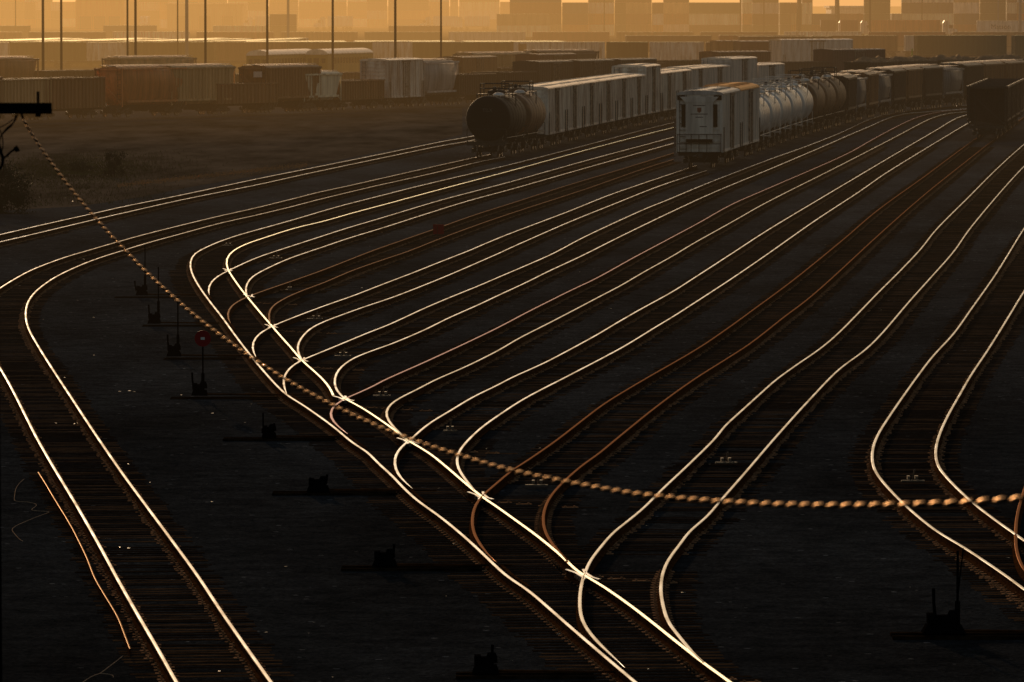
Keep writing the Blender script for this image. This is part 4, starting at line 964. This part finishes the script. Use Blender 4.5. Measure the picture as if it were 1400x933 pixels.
# clearance devices beside the branches
def skate(x0,x1,y,i,where):
    p=at((x0+x1)/2,y,GZ); w=(x1-x0)*p.y/F
    t=thing('derail_device','small rusted derail bar with lugs %s'%where,'derail',tuple(p),random.uniform(-.04,.04),'small derail bars between the yard tracks')
    mb=MB(); mb.box((0,0,.07),(w,.08,.035),0); mb.build('bar',M_PLATE_L,t)
    mb=MB(); mb.box((-w*.15,.4,.12),(.06,.2,.08),0); mb.box((w*.2,.5,.12),(.07,.18,.07),0); mb.tube([(w*.05,.5,.05),(w*.12,.4,.30)],.02,0,5); mb.build('lug',M_PLATE_L,t)
M_PLATE_L=mat('worn_bar_steel',(.22,.15,.10),.7,.1,.5,.4,6)  # one brownish steel for the bars and lugs
for i,(a,b,y,wh) in enumerate(((304,318,338,'at the top bend of the ladder'),(368,386,355.5,'between the first and second branches'),(391,399,399,'beside the dull brown branch'),(420,441,439,'beside the third branch bend'),(457,480,490,'beside the fourth branch bend'),(510,534,544.7,'beside the fifth branch bend'),(606,624,593,'beside the sixth branch bend'),(718,749,668,'left of the rusty brown bend, above its foot'),(978,1008,637,'between the rails of the thick cream track'),(1232,1264,662,'between the rails of the bent right track'))):
    skate(a,b,y,i,wh)
# red marker
p=at(598,327,GZ); t=thing('marker_flag','small red marker flag standing between the dull brown rails','flag',tuple(p)); 
mb=MB(); mb.tube([(0,0,0),(0,0,.62)],.015,0,5); mb.build('staff',M_STEEL,t); mb=MB(); mb.box((.05,0,.45),(.50,.02,.46),0); mb.build('flag',M_REDT,t)
# ------------------------------------------------------------------ utility pole, crossarm, twisted cable
Dp=62.0
pc=atd(-22,148,Dp); t=thing('utility_pole','black utility pole crossarm with hanging wires at the upper left edge','utility pole',(pc.x,pc.y,GZ))
mb=MB(); mb.tube([(0,0,0),(0,0,pc.z+.9)],[.17,.12],0,14); mb.build('pole',M_BLACK,t)
xe=(atd(72.5,148,Dp)-pc).x
mb=MB(); mb.box((xe/2-.6,-.18,pc.z+.2),(xe+1.2,.09,.098),0); mb.build('crossarm',M_BLACK,t)
mb=MB(); xp=(atd(54,148,Dp)-pc).x; mb.tube([(xp,-.18,pc.z+.2-.07),(xp,-.18,pc.z+.2+.15)],[.013,.013],0,7); mb.tube([(xp,-.18,pc.z+.2-.075),(xp,-.18,pc.z+.2-.05)],.026,0,7); mb.build('insulator_pin',M_BLACK,t)
def wp(x,y): v=atd(x,y,Dp)-pc; return (v.x,-.18,v.z+pc.z+.2)
wires=[([(26,156),(22,166),(10,176),(3,186),(-4,196)],.006),([(24,157),(19,170),(6,182),(1,192),(3,204),(6,212)],.008),([(2,158),(0,172),(5,186),(6,200),(4,208)],.006),([(-6,192),(2,206),(6,216),(4,228),(-4,233)],.016),([(7,216),(12,212),(18,206),(24,203.5)],.011),([(-8,168),(0,174),(10,170),(20,163)],.005)]
for w_,r in wires:
    mb=MB(); mb.tube([wp(p.x,p.y) for p in smooth2(w_,2)],r,0,6); mb.build('jumper_wire',M_BLACK,t)
mb=MB(); mb.tube([wp(22,205),wp(27,202)],[.022,.03],0,8); mb.build('wire_connector',M_BLACK,t)
# twisted cable
K=[(32,164),(40,179),(70,222.5),(102.5,265),(132.5,301),(160,331),(195,367.5),(232,402),(264,430),(292,452),(320,472.5),(340,487),(366.4,504),(400.5,525.5),(440.5,547),(476,565),(515,582.5),(545,595),(582.5,608.5),(612.5,618.5),(660,633),(704,645),(764.3,657.5),(804.4,665),(870,676),(940,683),(1000.4,687.5),(1050,690.2),(1130,691.8),(1190,691.5),(1260,689.8),(1320.4,687.2),(1398,682),(1480,675),(1600,662)]
K2=smooth2(K,10); C3=[]
for p in K2:
    k=(p.x-32)/(1400-32); inv=1/62+k*(1/28-1/62); C3.append(atd(p.x,p.y,1/inv))
L=[0]
for i in range(1,len(C3)): L.append(L[-1]+(C3[i]-C3[i-1]).length)
def cpos(s):
    import bisect
    i=min(max(bisect.bisect(L,s)-1,0),len(C3)-2); f=(s-L[i])/(L[i+1]-L[i]); return C3[i].lerp(C3[i+1],f)
base_=C3[0].copy(); pitch=.27; ro=.0066; step=pitch/14; n_=int(L[-1]/step)
ct=thing('overhead_cable','long twisted cable sagging across the view from the crossarm at upper left','cable',tuple(base_))
M_CABLE=rail_top('bare_messenger_strand',(.64,.43,.27),.40)
for ph in (0,2*PI/3,4*PI/3):
    pts=[]
    for i in range(n_):
        s_=i*step; c=cpos(s_); tt=(cpos(s_+.05)-cpos(max(0,s_-.05))).normalized(); u=tt.cross(Vector((0,0,1))).normalized(); v=u.cross(tt)
        a=2*PI*s_/pitch+ph; pts.append(c+(u*math.cos(a)+v*math.sin(a))*ro-base_)
    mb=MB(); mb.tube(pts,.0070 if ph==0 else .0050,0,7,cap=False); mb.build('strand',M_CABLE if ph==0 else M_BLACK,ct)
mb=MB(); mb.tube([tuple(cpos(0)-base_),tuple(cpos(0)-base_+Vector((-.03,.02,.09)))],.012,0,6); mb.build('cable_clamp',M_BLACK,ct)
# ------------------------------------------------------------------ weeds, shrubs
M_LEAF=mat('dusty_leaf',(.035,.035,.012),.8,0,.1,.4,3); M_DRY=mat('dry_weed',(.10,.07,.025),.8,0,.1,.4,3)
def shrub(name,label,loc,r,h,n,m,group=None,spread=1.0):
    t=thing(name,label,'shrub',tuple(loc),0,group); rr=random.Random(n)
    mb=MB()
    for k in range(9):
        a=rr.uniform(0,2*PI); q=rr.uniform(.2,.8)*r
        mb.tube([(0,0,0),(q*.4*math.cos(a),q*.4*math.sin(a),h*.4),(q*math.cos(a),q*math.sin(a),h*rr.uniform(.6,.95))],[.03,.02,.008],0,5)
    mb.build('stem',M_WOOD,t)
    mb=MB()
    cl=[(rr.uniform(-r,r)*.8,rr.uniform(-r,r)*.8,rr.uniform(.15,.95)*h,rr.uniform(.2,.42)*r) for _ in range(16)]
    for i in range(n):
        cx,cy_,cz,cr_=rr.choice(cl); x=cx+rr.gauss(0,cr_*.6); y=cy_+rr.gauss(0,cr_*.6); z=max(.02,cz+rr.gauss(0,cr_*.6)); s_=rr.uniform(.04,.11)*spread
        a=Vector((rr.uniform(-1,1),rr.uniform(-1,1),rr.uniform(-1,1))).normalized(); b=a.orthogonal().normalized()
        mb.add([Vector((x,y,z))+a*s_,Vector((x,y,z))+b*s_*.45,Vector((x,y,z))-a*s_,Vector((x,y,z))-b*s_*.45],[(0,1,2,3)],0)
    mb.build('foliage',m,t)
shrub('roadside_shrub','dark bushy weed clump with two upright stalks left of the straight track',at(156,243,GZ),.62,1.5,1500,M_LEAF,spread=.8)
shrub('roadside_shrub','dark tall shrub cut by the left edge below the hanging wires',at(2,292,GZ),1.5,2.4,4200,M_LEAF)
shrub('roadside_shrub','low dark scrub clump just left of the stalky weed clump',at(112,236,GZ),.8,.6,900,M_LEAF,spread=.8)
mb=MB(); rr=random.Random(5)
for i in range(7000):
    x=110+rr.gauss(0,62); yb=232+rr.gauss(0,9)+ (x-100)*-.02
    if rr.random()<.3: yb=rr.uniform(215,285)-(x*.04)
    p=at(x,yb,GZ); h=rr.uniform(.05,.26); a=rr.uniform(-.15,.15)
    mb.add([p+Vector((-.02,0,0)),p+Vector((.02,0,0)),p+Vector((a,rr.uniform(-.1,.1),h))],[(0,1,2)],0)
o=mb.build('dry_grass',mat('dry_grass_blades',(.085,.075,.02),.85,0,.05,.5,.3)); tag(o,'low dry grass and weeds on the open ground at upper left','grass',kind='stuff')
# dry leaf/straw strip
# ------------------------------------------------------------------ litter
M_LIT=mat('pale_litter',(.55,.47,.38),.45,0,.4,.1,5)
LITM=[]
for k in range(4):
    mb=MB(); r_=random.Random(k)
    vs=[(r_.uniform(.7,1)*math.cos(a*PI/3)*.5,r_.uniform(.7,1)*math.sin(a*PI/3)*.35,.15+r_.uniform(-.1,.25)) for a in range(6)]
    mb.add(vs+[(v[0]*.8,v[1]*.8,v[2]-.3) for v in vs],[tuple(range(6)),tuple(range(6,12))[::-1]]+[(i,(i+1)%6,6+(i+1)%6,6+i) for i in range(6)],0); LITM.append(mb.mesh('litter',[M_LIT]))
LIT=[(113,355,5),(102,449.5,3),(106,411,2),(59,437,2),(27,391,2.5),(23.5,393,1.5),(128.5,486,3,),(154,381,3),(128,434.5,4),(88,516.5,2),(177,535,6),(183,536,4),(164,535.5,4),(248,540.5,3),(243,347,2),(276,355,4.5),(321,374.5,2),(325,374.5,1.5),(54,270,1.6),(81,269,2),(89,271,2.5),(100,275.5,4),(153,292,1.5),(472,213.5,2),(490,211,1.5),(524,220,2),(602,264,2),(685,243.5,2.2),(505.5,337,2),(453.5,347,2),(494,394,4.5),(391,775,5),(363,865,5),(176,635,6),(101.5,580,4),(105,578.5,4),(77,579,4),(165,749,7),(176,750,5),(141,750,3),(145.5,736,2.5),(85,637,2),(964,316.5,3),(958.5,302,2),(1026,299,1.5),(967,335,2),(1231,211,1.8),(1128,335,2),(1126,288,1.5),(1244,350.5,2),(1127,279.5,1.5),(753.5,456,3.5),(834,422,4),(806,460.5,2),(792.5,372,2),(882.5,471,3),(998.5,483.5,4.5),(1024,493.5,3.5),(1026,416,2),(898,525.5,2.5),(885,526,3),(1204.5,424,3),(1191,453.5,2),(1196,454,2.5),(1282.5,464.5,2),(1296,497.5,3),(1237,350.5,1.5),(1017,567,4),(738.5,613,4),(791.5,594,3),(665,614,2.5),(710,606,2),(934,811,8),(764,867.5,8),(1206,677,7),(885,719,4),(970,635,2.5),(344,552.5,2.5),(290,565.5,5),(305,558,2),(425,629,2.5),(462,640.5,2.5),(335,578,1.5),(283,662,2),(290,686.5,4),(600,668,4),(648,762,7),(655,765,7),(650,777,9),(230,756,4),(422,866,2),(429,851,4),(610,815,2),(1270,759,2),(1244,803,2),(1340,712,2.5),(1378,763,6),(620,744,4),(886,915,4),(700,903,5),(455,926,3),(205,660,2.5),(136,762,4),(220,900,3.5),(300,918,4.5),(1290,640,2)]
for i,q in enumerate(LIT):
    p=at(q[0],q[1],GZ); s_=q[2]*p.y/F*.95
    o=ob('litter',LITM[i%4],None,tuple(p),random.uniform(-.8,.8)); o.scale=(s_,s_*random.uniform(1.5,3),s_*.5); tag(o,'small pale scrap of litter lying on the dark stones','litter','pale scraps scattered over the yard')
# tangled wires on the ground
def gwire(pts,label):
    P=[at(p.x,p.y,GZ+.03) for p in smooth2(pts,3)]; b=P[0].copy(); mb=MB(); mb.tube([p-b for p in P],.0055,0,5); o=mb.build('loose_wire',mat('thin_bare_wire',(.55,.38,.26),1,0,0,.2,5),None,tuple(b)); tag(o,label,'wire')
gwire([(33,655),(25,662),(20,672),(21,678),(18,685),(30,686),(42,687),(52,690.5),(47,694),(41,697.5),(55,699),(69,700),(55,705),(38,712),(24,718),(14,724.5),(21,730),(25,737),(31,740)],'thin crooked wire zigzagging on the ground left of the spare rail')
gwire([(168,897),(158,905),(146,914),(137,921),(125,925),(112,934)],'thin wire on the ground at the bottom left, running down left')
gwire([(137,921),(150,922),(157,924),(155,926)],'short bent wire tail at the bottom left')
mb=MB(); p=at(1303,868,GZ); q=at(1318,735,GZ); mb.tube([(0,0,0),(.18,.1,1.5)],[.02,.013],0,6); o=mb.build('signal_staff',M_BLACK,None,tuple(p)); tag(o,'thin leaning black staff at lower right beside the peaked switch stand','staff')
# far bright edge: reddish straw line on the dirt
mb=MB()
for i in range(2600):
    x=rr.uniform(160,420); p=at(x,250-(x-200)*.11+rr.gauss(0,1.6),GZ); h=rr.uniform(.02,.09)
    mb.add([p+Vector((-.03,0,0)),p+Vector((.03,0,0)),p+Vector((rr.uniform(-.1,.1),.02,h))],[(0,1,2)],0)
o=mb.build('dry_straw',mat('reddish_straw',(.45,.22,.09),.8,0,.1,.3,2)); tag(o,'thin line of reddish straw along the edge of the dirt','straw',kind='stuff')
# ------------------------------------------------------------------ haze
def haze(name,foot,z1,dens,col,em):
    m=bpy.data.materials.new(name); m.use_nodes=True; nt=m.node_tree; nt.nodes.clear()
    out=nt.nodes.new('ShaderNodeOutputMaterial'); ab=nt.nodes.new('ShaderNodeVolumeAbsorption'); e=nt.nodes.new('ShaderNodeEmission'); ad=nt.nodes.new('ShaderNodeAddShader')
    ab.inputs['Color'].default_value=(.12,.05,0,1); ab.inputs['Density'].default_value=dens
    e.inputs['Color'].default_value=(*col,1); e.inputs['Strength'].default_value=em  # self-glow put in for sunlight scattered by the haze
    nt.links.new(ab.outputs[0],ad.inputs[0]); nt.links.new(e.outputs[0],ad.inputs[1]); nt.links.new(ad.outputs[0],out.inputs['Volume'])
    mb=MB(); n=len(foot); vs=[(x,y,-3) for x,y in foot]+[(x,y,z1) for x,y in foot]
    mb.add(vs,[tuple(range(n))[::-1],tuple(range(n,2*n))]+[(i,(i+1)%n,n+(i+1)%n,n+i) for i in range(n)])
    o=mb.build('haze',m); tag(o,kind='structure'); return o
haze('haze_near',[(-400,170),(400,170),(420,3000),(-420,3000)],41,.00008,(1,.58,.25),5.5e-5)
haze('haze_mid',[(-405,420),(-20,520),(60,1000),(150,1750),(405,1850),(425,3010),(-425,3010)],42,.00009,(1,.44,.08),2.1e-4)
haze('haze_left',[(-410,560),(-60,640),(160,1900),(200,3020),(-430,3020)],44,.00011,(1,.52,.13),2.0e-4)
haze('haze_far',[(-415,1150),(415,1200),(430,3030),(-435,3030)],43,.00022,(1,.62,.32),0.6e-4)
